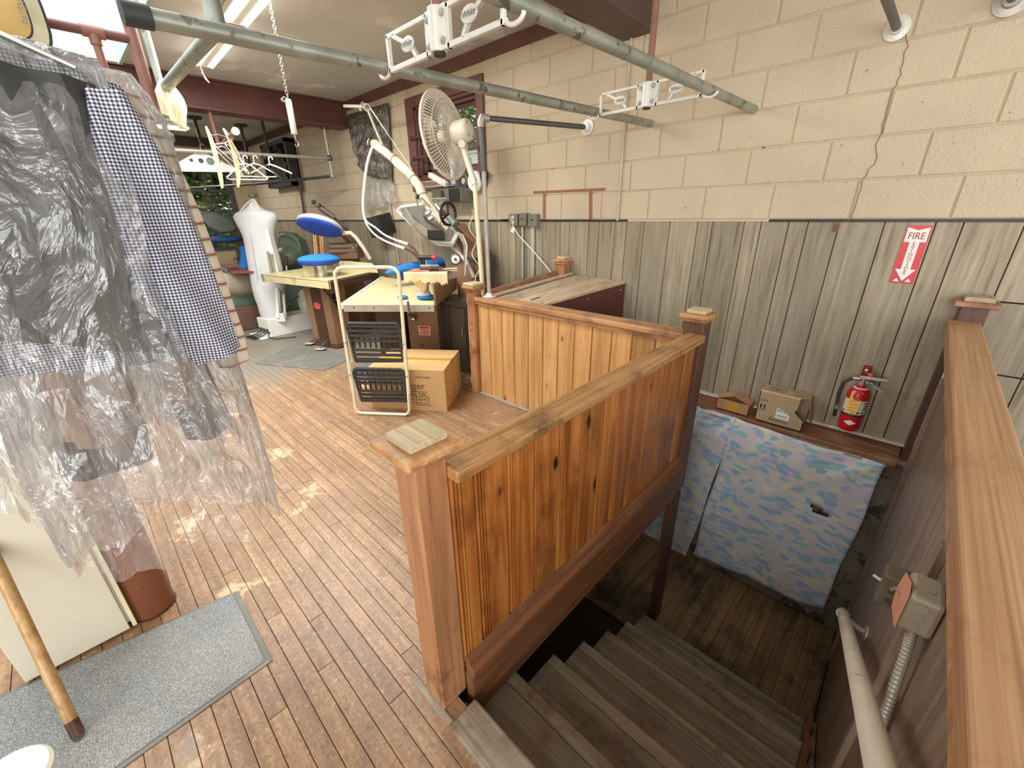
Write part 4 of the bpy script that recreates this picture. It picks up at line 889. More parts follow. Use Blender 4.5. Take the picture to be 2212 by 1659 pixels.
for tx, fx, fy, s_, sh in (('Niagara', .3, .62, .034, .25), ('TOUCH-UP', .27, .28, .018, .2), ('FAULTLESS', .78, .72, .024, .2), ('STARCH', .8, .42, .02, .2), ('Lavender', .79, .18, .017, .3)):
    text(tx, 'lettering', INK if tx != 'Lavender' else STAINX, o, (x0+(x1-x0)*fx, y0+(y1-y0)*fy, zt+.004), (1, 0, 0), (0, 1, 0), s_, .0008, font_shear=sh)
# patterned cloth sheets on the foundation wall
def cloth_mat():
    m, ns, ls, b_ = new('brushstroke_cloth'); v = coords(ns, ls, False, (1, 1, 1), rnd=False)
    nz = N(ns, 'ShaderNodeTexNoise', Scale=3.0, Detail=2.0); ls.new(v, nz.inputs['Vector'])
    mp = N(ns, 'ShaderNodeMapping'); mp.inputs['Rotation'].default_value = (0, R(35), 0); mp.inputs['Scale'].default_value = (15, 15, 30); ls.new(v, mp.inputs['Vector'])
    ad = N(ns, 'ShaderNodeMix', data_type='VECTOR'); ad.inputs[0].default_value = .35
    va = N(ns, 'ShaderNodeVectorMath', operation='MULTIPLY_ADD'); ls.new(nz.outputs['Color'], va.inputs[0]); va.inputs[1].default_value = (5, 5, 5); ls.new(mp.outputs[0], va.inputs[2])
    vo = N(ns, 'ShaderNodeTexVoronoi', Scale=1.0, Randomness=.85); ls.new(va.outputs[0], vo.inputs['Vector'])
    sp = ns.new('ShaderNodeSeparateColor'); ls.new(vo.outputs['Color'], sp.inputs[0])
    r = ramp(ns, [(0, srgb(154, 190, 216)), (.22, srgb(208, 204, 216)), (.36, srgb(158, 204, 206)), (.5, srgb(226, 222, 192)), (.66, srgb(172, 192, 224)), (.8, srgb(216, 210, 218)), (.95, srgb(204, 216, 208))]); r.color_ramp.interpolation = 'CONSTANT'; ls.new(sp.outputs[0], r.inputs['Fac'])
    d_ = ramp(ns, [(.5, (0, 0, 0, 1)), (.66, (1, 1, 1, 1))]); ls.new(vo.outputs['Distance'], d_.inputs['Fac'])
    mx = N(ns, 'ShaderNodeMix', data_type='RGBA'); ls.new(d_.outputs['Color'], mx.inputs[0]); ls.new(r.outputs['Color'], mx.inputs[6]); mx.inputs[7].default_value = srgb(216, 212, 212)
    ls.new(mx.outputs[2], b_.inputs['Base Color']); b_.inputs['Roughness'].default_value = .85; return m
CLOTH = cloth_mat()
def sheet(name, TLp, TRp, BLp, BRp, fold, label, hole=None, seed=1, yoff=0):
    a_, b_, c_, d_ = [PX(u, v, y=2.955+yoff) for u, v in (TLp, TRp, BLp, BRp)]; q = B(); nu, nv = 48, 44; rs = random.Random(seed); ph = [rs.uniform(0, 6) for _ in range(6)]
    def f(u, v):
        p = a_.lerp(b_, u).lerp(c_.lerp(d_, u), v)
        w_ = .008*math.sin(7*u+5*v+ph[0])+.006*math.sin(13*u-9*v+ph[1])+.004*math.sin(23*u+14*v+ph[2])
        w_ += -.012*math.exp(-((u-v*.0-(1-v*1.6))/.05)**2)*max(0, 1-1.5*v)
        edge = .01*math.sin(9*u+ph[3])*v - .05*fold*math.sin(math.pi*u)*(1-v)*.5
        return p+V((.006*math.sin(11*v+ph[4]), min(.012, w_)-.01, edge))
    q.grid(f, nu, nv)
    if hole:
        hp = PX(hole[0], hole[1], y=2.955); q.f = [fc_ for fc_ in q.f if not (abs((sum((q.v[i] for i in fc_), V((0, 0, 0)))/4-hp).x) < .05 and abs((sum((q.v[i] for i in fc_), V((0, 0, 0)))/4-hp).z-.2*((sum((q.v[i] for i in fc_), V((0, 0, 0)))/4-hp).x)*-1) < .02)]
    return q.obj(name, CLOTH, None, label=label, cat='cloth', smooth=True, solid=.002)
sheet('cloth_sheet', (1585, 900), (1915, 1003), (1497, 1195), (1775, 1316), .5, 'wide pastel brushstroke-print cloth with a torn hole on the stairwell wall', hole=(1772, 1103), seed=3)
sheet('cloth_sheet', (1470, 862), (1592, 902), (1385, 1180), (1478, 1216), .2, 'narrow pastel brushstroke-print cloth hanging beside the corner newel post', seed=8, yoff=.012)
q = B(); q.box((-1.0, 2.955, .15), (.15, 2.965, .165)); o = q.obj('cord_string', PIPEGREY, label='pale cord stretched along the ledge above the printed cloth', cat='cord')
# handrail pipe
a_, e_ = V((.135, 1.84, -.035)), V((.135, .3, 1.03)); d_ = (e_-a_).normalized()
o = thing('handrail', a_, 'worn white-painted pipe handrail descending the brown side wall', 'handrail')
B().tube([a_, e_], .02, 16).obj('pipe', paint('worn_white_pipe', srgb(228, 220, 200), .4, .05, .1, 9, dirt=srgb(176, 156, 126), dscale=26, dthr=.66), o, smooth=True); B().tube([a_-d_*.03, a_+d_*.005], .023, 16).obj('end_fitting', GALV, o, smooth=True)
B().tube([a_+d_*.02, a_+V((.06, .0, -.03)), V((.224, a_.y, a_.z-.035))], .011, 10).obj('bracket_arm', PIPEGREY, o, smooth=True); B().lathe((.224, a_.y, a_.z-.035), [(.03, 0), (.03, .006), (.014, .012)], 16, (-1, 0, 0)).obj('bracket_plate', PIPEGREY, o, smooth=True)
q = a_.lerp(e_, .8); B().tube([q, V((.224, q.y, q.z-.04))], .011, 10).obj('bracket_arm', PIPEGREY, o, smooth=True)
# electrical boxes on the side wall
o = thing('junction_box', (.2, 1.14, .66), 'grey metal junction box with torn pink tape and flexible conduit on the stair side wall', 'junction box')
B().box((.165, 1.07, .665), (.224, 1.165, .765)).obj('box', paint('box_grey', srgb(172, 162, 140), .45, .2, .08, 8), o, bev=.01)
for z_ in (.685, .713, .741): B().lathe((.19, 1.0695, z_), [(.011, 0), (.011, .0008)], 16, (0, -1, 0)).obj('knockout', PIPEGREY, o)
B().lathe((.195, 1.11, .7655), [(.011, 0), (.011, .0008)], 16).obj('knockout', PIPEGREY, o)
q = B(); q.prism([(.164, 1.065, .665), (.158, 1.15, .652), (.156, 1.175, .69), (.158, 1.165, .75), (.163, 1.1, .775), (.164, 1.07, .76)], (.0015, 0, 0)); q.obj('pink_tape', paint('pink_tape', srgb(214, 150, 124), .6), o)
B().tube([(.16, 1.13, .715), (.147, 1.13, .72), (.144, 1.13, .71)], .004, 8).obj('screw', STEEL, o, smooth=True)
fx = [V((.195, 1.09, .668)), V((.2, 1.085, .62)), V((.203, 1.07, .56)), V((.206, 1.05, .49)), V((.21, 1.04, .42)), V((.216, 1.035, .36))]
q = B(); n_ = 90; P_ = []; Rr = []
for k in range(n_+1):
    t_ = k/n_*(len(fx)-1); i_ = min(int(t_), len(fx)-2); P_.append(fx[i_].lerp(fx[i_+1], t_-i_)); Rr.append(.0115 if k % 3 == 0 else .0095)
q.tube(P_, Rr, 12); q.obj('flex_conduit', PIPEGREY, o, smooth=True)
o = thing('light_switch', (.2, 1.62, .42), 'small grey surface-mounted toggle switch box on the stair side wall', 'light switch')
B().box((.165, 1.5, .36), (.224, 1.575, .48)).obj('box', paint('box_dark', srgb(122, 112, 92), .5, .2, .15, 8), o, bev=.006); B().tube([(.165, 1.54, .425), (.145, 1.54, .432)], .005, 8).obj('toggle', PAPER, o, smooth=True); B().tube([(.2, 1.56, .365), (.205, 1.62, .3), (.22, 1.66, .27)], .011, 10).obj('conduit', CHAR, o, smooth=True)
for z_ in (.39, .43): B().lathe((.195, 1.4995, z_), [(.011, 0), (.011, .0008)], 16, (0, -1, 0)).obj('knockout', GREYMET, o)
# ================================================================== PRESSING MACHINES
def dep(p): return (V(p)-EYE).dot(fw)
def px2m(n, p): return n*dep(p)/F_PX
Z = V((0, 0, 1)); RH = V((rt.x, rt.y, 0)).normalized(); FH = V((fw.x, fw.y, 0)).normalized()
def quadbox(q, fl, fr, depthv, z0, z1, top=1.0):
    fl, fr = V(fl), V(fr); d = V(depthv); c = (fl+fr+d)/2
    pts = [fl, fr, fr+d, fl+d]
    lo = [V((p.x, p.y, z0)) for p in pts]; hi = [V((c.x+(p.x-c.x)*top, c.y+(p.y-c.y)*top, z1)) for p in pts]
    return q.hexa(lo+hi)
# ---------------- utility press with round bucks
FL, FR, RB = PX(680, 738, z=.03), PX(728, 746, z=.03), PX(762, 738, z=.03); dv = RB-FR; fn = V((FR.y-FL.y, -(FR.x-FL.x), 0)).normalized(); rd = (FR-FL).normalized()
o = thing('utility_press', (FL+FR+dv)/2-Z*.03, 'brown pedestal press with round blue pads and yellow table behind the folded stool', 'steam press')
quadbox(B(), FL+fn*.05-rd*.05, FR+fn*.05+rd*.05, dv*1.15, .0, .03).obj('base_plate', BROWNDK, o, bev=.01)
col = quadbox(B(), FL, FR, dv, .03, .77, 1.06).obj('pedestal', BROWNMET, o, bev=.008)
mid = (FL+FR)/2; quadbox(B(), FL.lerp(FR, .28)+fn*.012, FL.lerp(FR, .72)+fn*.012, -fn*.02, .06, .74).obj('front_channel', BROWNDK, col, bev=.004)
lp = mid+fn*.014; B().lathe(V((lp.x, lp.y, .52)), [(.06, 0), (.06, .004)], 24, fn, sx=.7, sy=1).obj('oval_badge', paint('badge_red', srgb(206, 92, 78), .4), col)
sp_ = FR+dv*.45+rd*.004; B().obox(V((sp_.x, sp_.y, .55)), (.07, .05, .008), frame(rd, (0, 0, 1))).obj('rating_plate', BLACK, col); B().obox(V((sp_.x, sp_.y, .64)), (.07, .1, .006), frame(rd, (0, 0, 1))).obj('slot', DARK, col)
zt = .85; A_, B_, C_, D_ = [PX(u, v, z=zt) for u, v in ((568, 596), (711, 611), (818, 588), (690, 577))]
q = B(); q.prism([A_, B_, C_, D_], (0, 0, .02)); tb = q.obj('table_top', YELLOWTOP, o, bev=.004)
q = B(); nrm = V((B_.y-A_.y, -(B_.x-A_.x), 0)).normalized(); q.hexa([A_+Z*-.07, B_+Z*-.075, B_-nrm*.015+Z*-.075, A_-nrm*.015+Z*-.07, A_+Z*.02, B_+Z*.02, B_-nrm*.015+Z*.02, A_-nrm*.015+Z*.02]); q.obj('front_apron', YELLOWTOP, tb, bev=.003)
q = B(); q.obox(A_+Z*-.025, (.06, .02, .095), frame(Z, B_-A_)); q.obj('apron_end', PIPEGREY, tb)
q = B(); n2 = V((C_.y-B_.y, -(C_.x-B_.x), 0)).normalized(); q.hexa([B_+Z*-.07, C_+Z*-.07, C_-n2*.012+Z*-.07, B_-n2*.012+Z*-.07, B_+Z*.022, C_+Z*.022, C_-n2*.012+Z*.022, B_-n2*.012+Z*.022]); q.obj('side_apron', BROWNDK, tb)
s0, s1 = PX(728, 584, z=zt+.02), PX(817, 590, z=zt+.02); q = B(); q.prism([s0, s1, s1+Z*.07+(s1-s0)*-.03, s1.lerp(s0, .12)+Z*.12, s0+Z*.13], (FH*.012)); q.obj('splash_board', YELLOWTOP, tb, bev=.004)
bp = PX(686, 597, z=zt+.02)
B().obox(bp+Z*.075-RH*.07, (.13, .1, .15), frame(Z, RH)).obj('buck_post', YELLOWTOP, o, bev=.004); B().lathe(bp+RH*.05, [(.07, 0), (.075, .15)], 20).obj('buck_sleeve', STEEL, o, smooth=True)
bc = PV(689, 562, bp); rb = px2m(44, bc)
def pad(c, rad, m, mat, name, par, seed=0):
    q = B(); q.ell(c, rad, 32, 14, m); rs = random.Random(seed)
    for i, v_ in enumerate(q.v): q.v[i] = v_ + V((rs.uniform(-1, 1), rs.uniform(-1, 1), rs.uniform(-1, 1)))*.002
    return q.obj(name, mat, par, smooth=True)
m = frame(Z, RH); pad(bc+Z*.01, (rb, rb*.8, .062), m, BLUE, 'lower_buck_pad', o, 1)
q = B(); q.lathe(bc-Z*.05, [(rb*.7, 0), (rb*.93, .02), (rb*.97, .05)], 32, (0, 0, 1)); q.obj('pad_skirt', BLUEDK, o, smooth=True)
hb = bp-FH*-.25; hc = PV(690, 492, hb); rh = px2m(47, hc); hx = (-FH*.45-Z*.75-RH*.12).normalized(); mh = frame(hx, RH*1-Z*.28)
pad(hc, (rh, rh*.78, .045), mh, BLUEDK, 'head_pad', o, 2); pad(hc-hx*.045, (rh*1.0, rh*.8, .06), mh, CANVAS, 'head_wrap', o, 3)
pad(hc-hx*.09, (rh*.8, rh*.6, .05), mh, BROWNMET, 'head_casting', o, 4)
rc_ = bp+FH*.62; rc_.z = 0
cst = PV(745, 545, rc_); B().obox(V((cst.x, cst.y, .5)), (.3, .26, 1.0), frame(Z, RH)).obj('rear_column', BROWNMET, o, bev=.01)
B().obox(cst+Z*.0, (.42, .3, .16), frame(Z, RH)).obj('yoke_casting', BROWNMET, o, bev=.015)
q = B()
for k, dz in ((0, .1), (1, .02)): q.tube([PV(712, 533+k*10, rc_-FH*.16), PV(772, 531+k*10, rc_-FH*.16)], .045-.012*k, 14)
q.obj('roller', paint('brown_roller', srgb(120, 98, 84), .4, .2), o, smooth=True); B().lathe(PV(768, 536, rc_-FH*.2), [(.05, -.03), (.055, 0), (.03, .01)], 18, RH).obj('roller_cap', STEEL, o, smooth=True)
B().bar(PV(722, 478, hb+FH*.15), PV(768, 530, rc_-FH*.05), .12, .09).obj('head_arm', BROWNMET, o, bev=.01)
q = B(); q.tube([PV(678, 438, rc_-FH*.3), PV(700, 455, rc_-FH*.3), PV(752, 495, rc_-FH*.2)], .022, 10); q.tube([PV(692, 449, rc_-FH*.3), PV(722, 470, rc_-FH*.3)], .035, 10); q.obj('control_rod', paint('rod_grey', srgb(110, 100, 92), .5, .4), o, smooth=True)
for u, v in ((678, 437), (690, 445), (697, 450)): B().ell(PV(u, v, rc_-FH*.3), (.028, .028, .028), 12, 8).obj('control_knob', BLACK, o, smooth=True)
B().tube([PV(738, 504, rc_-FH*.3), PV(757, 503, rc_-FH*.3), PV(768, 512, rc_-FH*.3), PV(785, 535, rc_-FH*.3), PV(800, 560, rc_-FH*.3)], .026, 10).obj('steam_pipe', INSUL, o, smooth=True)
for u, v, bx_, by_ in ((668, 741, .28, 0), (692, 753, .7, 1)):
    tip = PX(u, v, z=.03); root = FL.lerp(FR, bx_)+Z*.05; B().tube([root, root.lerp(tip, .4)+Z*.03, tip], .012, 8).obj('pedal_arm', GREYMET, o, smooth=True); B().ell(tip, (.07, .05, .012), 16, 8, frame(Z, RH)).obj('pedal', PIPEGREY, o, smooth=True)
B().tube([PX(700, 625, z=.75), PV(720, 648, FR), PV(735, 672, FR+dv*.3)], .01, 8).obj('cable', BLACK, o, smooth=True)
B().tube([PV(805, 605, C_), PV(826, 606, C_), PV(829, 615, C_), PV(829, 640, C_)], .016, 10).obj('drain_pipe', CHAR, o, smooth=True)
q = B()
for k in range(6): p = PV(676+4.5*k, 548, rc_+FH*.1); p2 = PV(673+4.6*k, 512, rc_+FH*.1); q.tube([V((p.x, p.y, .9)), p, p2], .012, 8)
oo = thing('dowel_bundle', V((p.x, p.y, .0)), 'upright bunch of brown wooden rods standing behind the round blue pads', 'rods')
for k in range(6):
    p = PV(676+4.5*k, 548, rc_+FH*.1); p2 = PV(673+4.6*k, 508, rc_+FH*.1); B().tube([V((p.x, p.y, 0)), p, p2], .012, 8).obj('rod', WOODHG if k % 3 else STAINX, oo, smooth=True)
# ribbed mats
def mat_obj(pts, label, mat, ribs=True, th=.008, name='floor_mat'):
    P_ = [PX(u, v, z=0) for u, v in pts]; o = thing(name, sum(P_, V((0, 0, 0)))/4, label, 'mat')
    B().prism([p+Z*.001 for p in P_], (0, 0, th)).obj('base', mat, o, bev=.003)
    if ribs:
        q = B(); n_ = 30
        for k in range(n_):
            t_ = (k+.5)/n_; a_ = P_[0].lerp(P_[3], t_)*.97+sum(P_, V((0, 0, 0)))/4*.03; b_ = P_[1].lerp(P_[2], t_)*.97+sum(P_, V((0, 0, 0)))/4*.03; q.bar(a_+Z*(th+.001), b_+Z*(th+.001), .008, .005)
        q.obj('ribs', mat, o, kind='stuff')
    return o
RUB = paint('rubber_grey', srgb(118, 116, 108), .7, 0, .12, 5, dirt=srgb(146, 138, 124), dscale=7, dthr=.58)
mat_obj([(550, 786), (702, 801), (770, 770), (628, 748)], 'grey ribbed rubber mat in front of the brown pedestal press', RUB)
mat_obj([(745, 815), (800, 822), (860, 790), (800, 768)], 'grey ribbed rubber mat partly under the folded step stool', RUB)
# ---------------- legger press
zt = .8; A_, B_, C_, D_ = [PX(u, v, z=zt) for u, v in ((742, 661), (938, 661), (984, 624), (829, 600))]
o = thing('legger_press', V((-3.6, 2.35, 0)), 'legger press with long blue pad, raised grey head and cream table beside the railing', 'steam press')
tb = B().prism([A_, B_, C_, D_], (0, 0, .012)).obj('table_top', YELLOWTOP, o, bev=.003)
n1 = V((B_.y-A_.y, -(B_.x-A_.x), 0)).normalized(); ab = (B_-A_).normalized(); bcv = (C_-B_).normalized()
q = B(); q.hexa([A_+n1*.012-Z*.05, B_+n1*.012-Z*.05, B_-Z*.05, A_-Z*.05, A_+n1*.012+Z*.014, B_+n1*.012+Z*.014, B_+Z*.014, A_+Z*.014]); ap = q.obj('front_apron', ALU, tb, bev=.003)
for t_ in (.12, .34, .95): B().lathe(A_.lerp(B_, t_)+n1*.012-Z*.012, [(.007, 0), (.007, .003)], 10, n1).obj('screw', CHAR, ap)
q = B(); q.hexa([A_-Z*.03, D_-Z*.03, D_-ab*.035-Z*.03, A_-ab*.035-Z*.03, A_+Z*.02, D_+Z*.02, D_-ab*.035+Z*.02, A_-ab*.035+Z*.02]); q.obj('side_gutter', WHITE, tb, bev=.008)
q = B(); q.hexa([B_, C_, C_+ab*.02, B_+ab*.02, B_+Z*.2, C_+Z*.12, C_+ab*.02+Z*.12, B_+ab*.02+Z*.2]); q.obj('splash_board', BROWNMET, tb, bev=.004)
FL, FR = PX(893, 803, z=0), PX(955, 806, z=0); rd = (FR-FL).normalized(); fn = V((rd.y, -rd.x, 0))
pd_ = quadbox(B(), FL, FR, -fn*.24, .0, .76).obj('pedestal', BROWNMET, o, bev=.008)
def onface(u, v): return PV(u, v, (FL+FR)/2)+fn*.002
fm = frame(fn, Z)
a_ = onface(917, 694); B().obox(a_, (px2m(20, a_), px2m(12, a_), .004), fm).obj('switch_slot', DARK, pd_)
a_ = onface(917, 714); pl_ = B().obox(a_, (px2m(21, a_), px2m(27, a_), .005), fm).obj('rating_plate', paint('plate_pink', srgb(226, 190, 176), .4), pd_)
B().obox(a_+fn*.003+Z*.032, (.02, .1, .001), fm).obj('red_field', SIGNRED, pl_)
for k in range(4): B().obox(a_+fn*.003+Z*(.012-.016*k), (.006, .1, .001), fm).obj('red_line', SIGNRED, pl_)
B().obox(a_+fn*.0035-Z*.012, (.055, .007, .001), fm).obj('red_line', SIGNRED, pl_)
a_ = onface(893, 686); B().obox(a_, (.06, .05, .03), fm).obj('outlet_box', BROWNDK, pd_, bev=.004); B().obox(a_+fn*.016-Z*.012, (.02, .035, .003), fm).obj('outlet', PAPER, pd_)
B().tube([PV(883, 650, B_)+fn*.02, PV(887, 675, B_)+fn*.03], .01, 10).obj('lever', GREYMET, o, smooth=True); B().ell(PV(887, 676, B_)+fn*.03, (.018, .018, .018), 12, 8).obj('lever_knob', BLACK, o, smooth=True)
quadbox(B(), A_.lerp(D_, .35)+ab*.12, A_.lerp(D_, .35)+ab*.4, bcv*.5, 0, .76).obj('rear_pedestal', BROWNDK, o, bev=.01)
# long blue buck
l0, l1 = PX(832, 590, z=.97), PX(990, 556, z=1.04); q = B(); nn = 22; ax = (l1-l0).normalized(); sd = ax.cross(Z).normalized()
for i in range(nn+1):
    t_ = i/nn; e_ = min(1, math.sqrt(max(0, 1-(1-t_*3.2)**2)) if t_ < .3125 else 1); w_ = (.085+.055*t_)*e_+.002; h_ = (.045+.015*t_)*e_+.002; c_ = l0.lerp(l1, t_)
    for j in range(16):
        a_ = 2*math.pi*j/16; q.v.append(c_+sd*w_*math.cos(a_)+Z*h_*math.sin(a_))
for i in range(nn):
    for j in range(16): q.f.append((i*16+j, i*16+(j+1) % 16, (i+1)*16+(j+1) % 16, (i+1)*16+j))
q.f += [tuple(range(16)), tuple(nn*16+j for j in range(16))]; q.obj('long_buck_pad', BLUE, o, smooth=True)
q = B()
def skf(u, v):
    c_ = l0.lerp(l1, .1+.85*u); w_ = .09+.05*u; return c_-sd*0+sd*(-1)*w_*(1-.15*v)*-1*0 + sd*(w_*(1-.12*v))*(1 if sd.dot(-FH) > 0 else -1)+Z*(-.015-.075*v-.012*math.sin(40*u))
q.grid(skf, 40, 3); q.obj('pad_skirt', BLUEDK, o, smooth=True)
bm_ = l0.lerp(l1, .6); B().obox(V((bm_.x, bm_.y, .88)), (.16, .1, .17), frame(Z, ax)).obj('buck_post', BROWNMET, o, bev=.006)
# raised head
yh = 2.72
hpoly = [(858, 455), (868, 447), (915, 441), (948, 452), (990, 506), (978, 529), (945, 527), (915, 506), (885, 481)]
hp3 = [PX(u, v, y=yh) for u, v in hpoly]; hn = (-FH*.8+Z*.5).normalized()
q = B(); q.prism(hp3, hn*-.05); hd = q.obj('head_platen', CANVAS, o, bev=.006)
ip = [sum(hp3, V((0, 0, 0)))/9*.12+p*.88 for p in hp3]; q = B(); q.prism(ip, hn*.035); q.obj('head_shell', paint('head_grey', srgb(150, 146, 138), .35, .4, .1, 4), hd, bev=.012)
rim = [hp3[k] for k in (2, 1, 0, 8, 7, 6, 5)]; rp = []
for i in range(len(rim)-1):
    for k in range(4): rp.append(rim[i].lerp(rim[i+1], k/4))
B().tube(rp+[rim[-1]], .016, 10).obj('pad_rim', CANVAS, hd, smooth=True)
hb1 = [PX(u, v, y=yh-.08) for u, v in ((877, 452), (899, 482), (888, 486), (869, 466))]; B().prism(hb1, hn*.03).obj('cover_panel', ALU, hd, bev=.006)
hb2 = [PX(u, v, y=yh-.08) for u, v in ((899, 482), (925, 500), (926, 518), (912, 510), (890, 487))]; B().prism(hb2, hn*.05).obj('chest_box', paint('box_taupe', srgb(150, 140, 124), .4, .2), hd, bev=.008)
hb3 = [PX(u, v, y=yh-.1) for u, v in ((925, 500), (960, 503), (962, 520), (926, 518))]; B().prism(hb3, hn*.03).obj('dark_opening', DARK, hd)
for k, (u, v) in enumerate(((928, 458), (934, 470))): B().lathe(PX(u, v, y=yh-.12), [(.02, -.04), (.024, 0), (.014, .02)], 14, RH+Z*.5).obj('valve', STEEL, hd, smooth=True)
q = B(); wc_ = PX(968, 462, y=yh-.06); q.ring(wc_, .1, .014, (RH*.8-FH*.6), 28, 8); 
for k in range(3): a_ = k*2.1; mm = frame(RH*.8-FH*.6, Z); q.tube([wc_, wc_+mm @ V((.1*math.cos(a_), .1*math.sin(a_), 0))], .01, 8)
q.obj('handwheel', BLACK, hd, smooth=True)
B().tube([PX(944, 444, y=yh-.12), PX(958, 462, y=yh-.12)], .03, 14).obj('upper_cylinder', STEEL, hd, smooth=True); B().tube([PX(972, 470, y=yh-.1), PX(985, 486, y=yh-.1)], .036, 14).obj('lower_cylinder', GREENMET, hd, smooth=True)
q = B()
for k in range(3): q.tube([PX(914+3*k, 465+2*k, y=yh-.1), PX(920+3*k, 478, y=yh-.11), PX(936+3*k, 488, y=yh-.11), PX(955, 497+2*k, y=yh-.1)], .006, 6)
q.obj('tubing', BROWNDK, hd, smooth=True)
q = B(); q.tube([PX(903, 445, y=yh-.1), PX(900, 432, y=yh-.12), PX(912, 428, y=yh-.12), PX(930, 448, y=yh-.12)], .009, 8); q.obj('handle', STEEL, hd, smooth=True); B().ell(PX(902, 425, y=yh-.12), (.02, .02, .025), 10, 8).obj('handle_knob', BLACK, hd, smooth=True)
# yoke arm and rear column
ypl = [PX(u, v, y=2.84) for u, v in ((962, 492), (985, 482), (1030, 528), (1038, 545), (1040, 600), (985, 600), (978, 550))]; B().prism(ypl, (0, .12, 0)).obj('yoke_arm', BROWNMET, o, bev=.01)
p_ = PX(1012, 560, y=2.88); B().box((p_.x-.14, 2.82, 0), (p_.x+.13, 3.04, p_.z)).obj('rear_column', BROWNMET, o, bev=.01); B().box((p_.x-.16, 2.8, p_.z), (p_.x+.2, 3.06, p_.z+.03)).obj('column_lid', GREYMET, o)
B().tube([PX(971, 527, y=2.76), PX(990, 545, y=2.76), PX(1008, 565, y=2.76), PX(1020, 590, y=2.76), PX(1024, 600, y=2.76)], .024, 12).obj('curved_pipe', PIPEGREY, o, smooth=True)
for k in range(3): B().tube([PX(978, 492+2*k, y=2.72), PX(992+4*k, 508, y=2.7), PX(1003+3*k, 530, y=2.7), PX(1003+2*k, 560, y=2.7), PX(1004, 595, y=2.7)], .006, 8).obj('thin_hose', PAPER if k == 2 else PIPEGREY, o, smooth=True)
a_ = PX(984, 560, y=2.62); B().lathe(a_, [(.05, -.03), (.055, 0), (.045, .006), (.015, .008), (.012, .02)], 24, -FH).obj('wheel', GREYMET, o, smooth=True); B().lathe(a_-FH*.008, [(.04, 0), (.04, .003)], 24, -FH).obj('wheel_face', PAPER, o)
# insulated steam arm
arm = [(800, 308), (812, 312), (830, 326), (858, 350), (885, 375), (905, 402), (915, 425), (930, 450), (950, 472), (972, 494)]
ap_ = [PX(u, v, y=2.62+.012*i) for i, (u, v) in enumerate(arm)]; rs = random.Random(4)
P_ = []; Q_ = []
for i in range(len(ap_)-1):
    for k in range(5): P_.append(ap_[i].lerp(ap_[i+1], k/5)); Q_.append(.04+.005*rs.random()+(.004 if i % 2 else 0))
o2 = thing('steam_pipe', ap_[-1], 'thick cloth-wrapped steam pipe rising diagonally above the legger press', 'steam pipe')
B().tube(P_+[ap_[-1]], Q_+[.04], 14).obj('wrapped_pipe', INSUL, o2, smooth=True)
for t_ in (0.08, .32, .5, .66, .95):
    k = int(t_*len(P_)); k = min(max(k, 1), len(P_)-2); B().ring(P_[k], .046, .004, P_[k+1]-P_[k-1], 20, 6).obj('tie', paint('twine', srgb(176, 128, 74), .8) if 'twine' not in MATS else MATS['twine'], o2, smooth=True)
B().ring(P_[2], .048, .008, P_[3]-P_[1], 20, 6).obj('hose_clamp', BLACK, o2, smooth=True)
B().tube([PX(826, 312, y=2.62), PX(812, 280, y=2.6), PX(796, 240, y=2.58), PX(790, 226, y=2.58), PX(783, 223, y=2.58), PX(778, 230, y=2.58), PX(780, 240, y=2.58)], .015, 10).obj('hook_bar', PIPEGREY, o2, smooth=True)
B().tube([PX(744, 229, y=2.58), PX(783, 230, y=2.58)], .016, 10).obj('cross_bar', OFFWHITE, o2, smooth=True); B().ring(PX(793, 232, y=2.57), .03, .008, -FH, 16, 6).obj('pulley', PIPEGREY, o2, smooth=True)
for k in (0, 1): B().tube([PX(799+2*k, 234, y=2.58), PX(840, 293, y=2.6), PX(890, 366, y=2.66)], .004, 6).obj('cord', RAG, o2, smooth=True)
B().tube([P_[-3]+Z*-.0, V((ap_[-1].x+.08, 2.8, 1.16))], .02, 10).obj('support_stub', BROWNMET, o2, smooth=True)
# steam iron with hoses
Q0 = PX(921, 645, z=.82); zr = PV(926, 584, Q0)
o3 = thing('iron_rest', Q0, 'small stand draped with a frayed yellow towel and pink pad on the cream table', 'iron stand')
bd = ab; sd2 = V((-bd.y, bd.x, 0)); hl, hw = .2, .085
B().tube([Q0+bd*.02, V((Q0.x+bd.x*.02, Q0.y+bd.y*.02, zr.z-.02))], .013, 10).obj('stem', PIPEGREY, o3, smooth=True)
cR = V((Q0.x+bd.x*.04, Q0.y+bd.y*.04, zr.z)); B().obox(cR-Z*.012, (2*hl, 2*hw, .02), frame(Z, bd)).obj('board', STAINX, o3, bev=.004)
B().obox(cR-bd*.06+Z*.004, (.18, .13, .014), frame(Z, bd)).obj('pink_pad', paint('pad_pink', srgb(206, 120, 110), .8, bump=.4, bscale=60), o3, bev=.004)
q = B()
def tf(u, v):
    drop = .0+.085*v*(1+.35*u)+.012*math.sin(31*u)*v+.006*math.sin(83*u)*v; out = hw+.012+.008*math.sin(14*u)*v
    return cR+bd*(-hl+2*hl*u)-sd2*(out if v > 0 else hw)-Z*drop
q.grid(tf, 60, 8); q.obj('towel', TOWEL, o3, smooth=True, solid=.004)
q = B(); q.prism([cR-bd*.13-sd2*(hw+.008)-Z*.09, cR+bd*.02-sd2*(hw+.008)-Z*.09, cR-bd*.03-sd2*(hw+.01)-Z*.185], sd2*.006); q.obj('hanging_flap', CARD, o3)
for k in (0, 1): B().tube([cR+bd*(.1)+sd2*(.01*k)+Z*(.012-.02*k), cR+bd*.27+sd2*(.01*k)+Z*(.018-.02*k)], .006, 8).obj('side_rod', CREAM, o3, smooth=True)
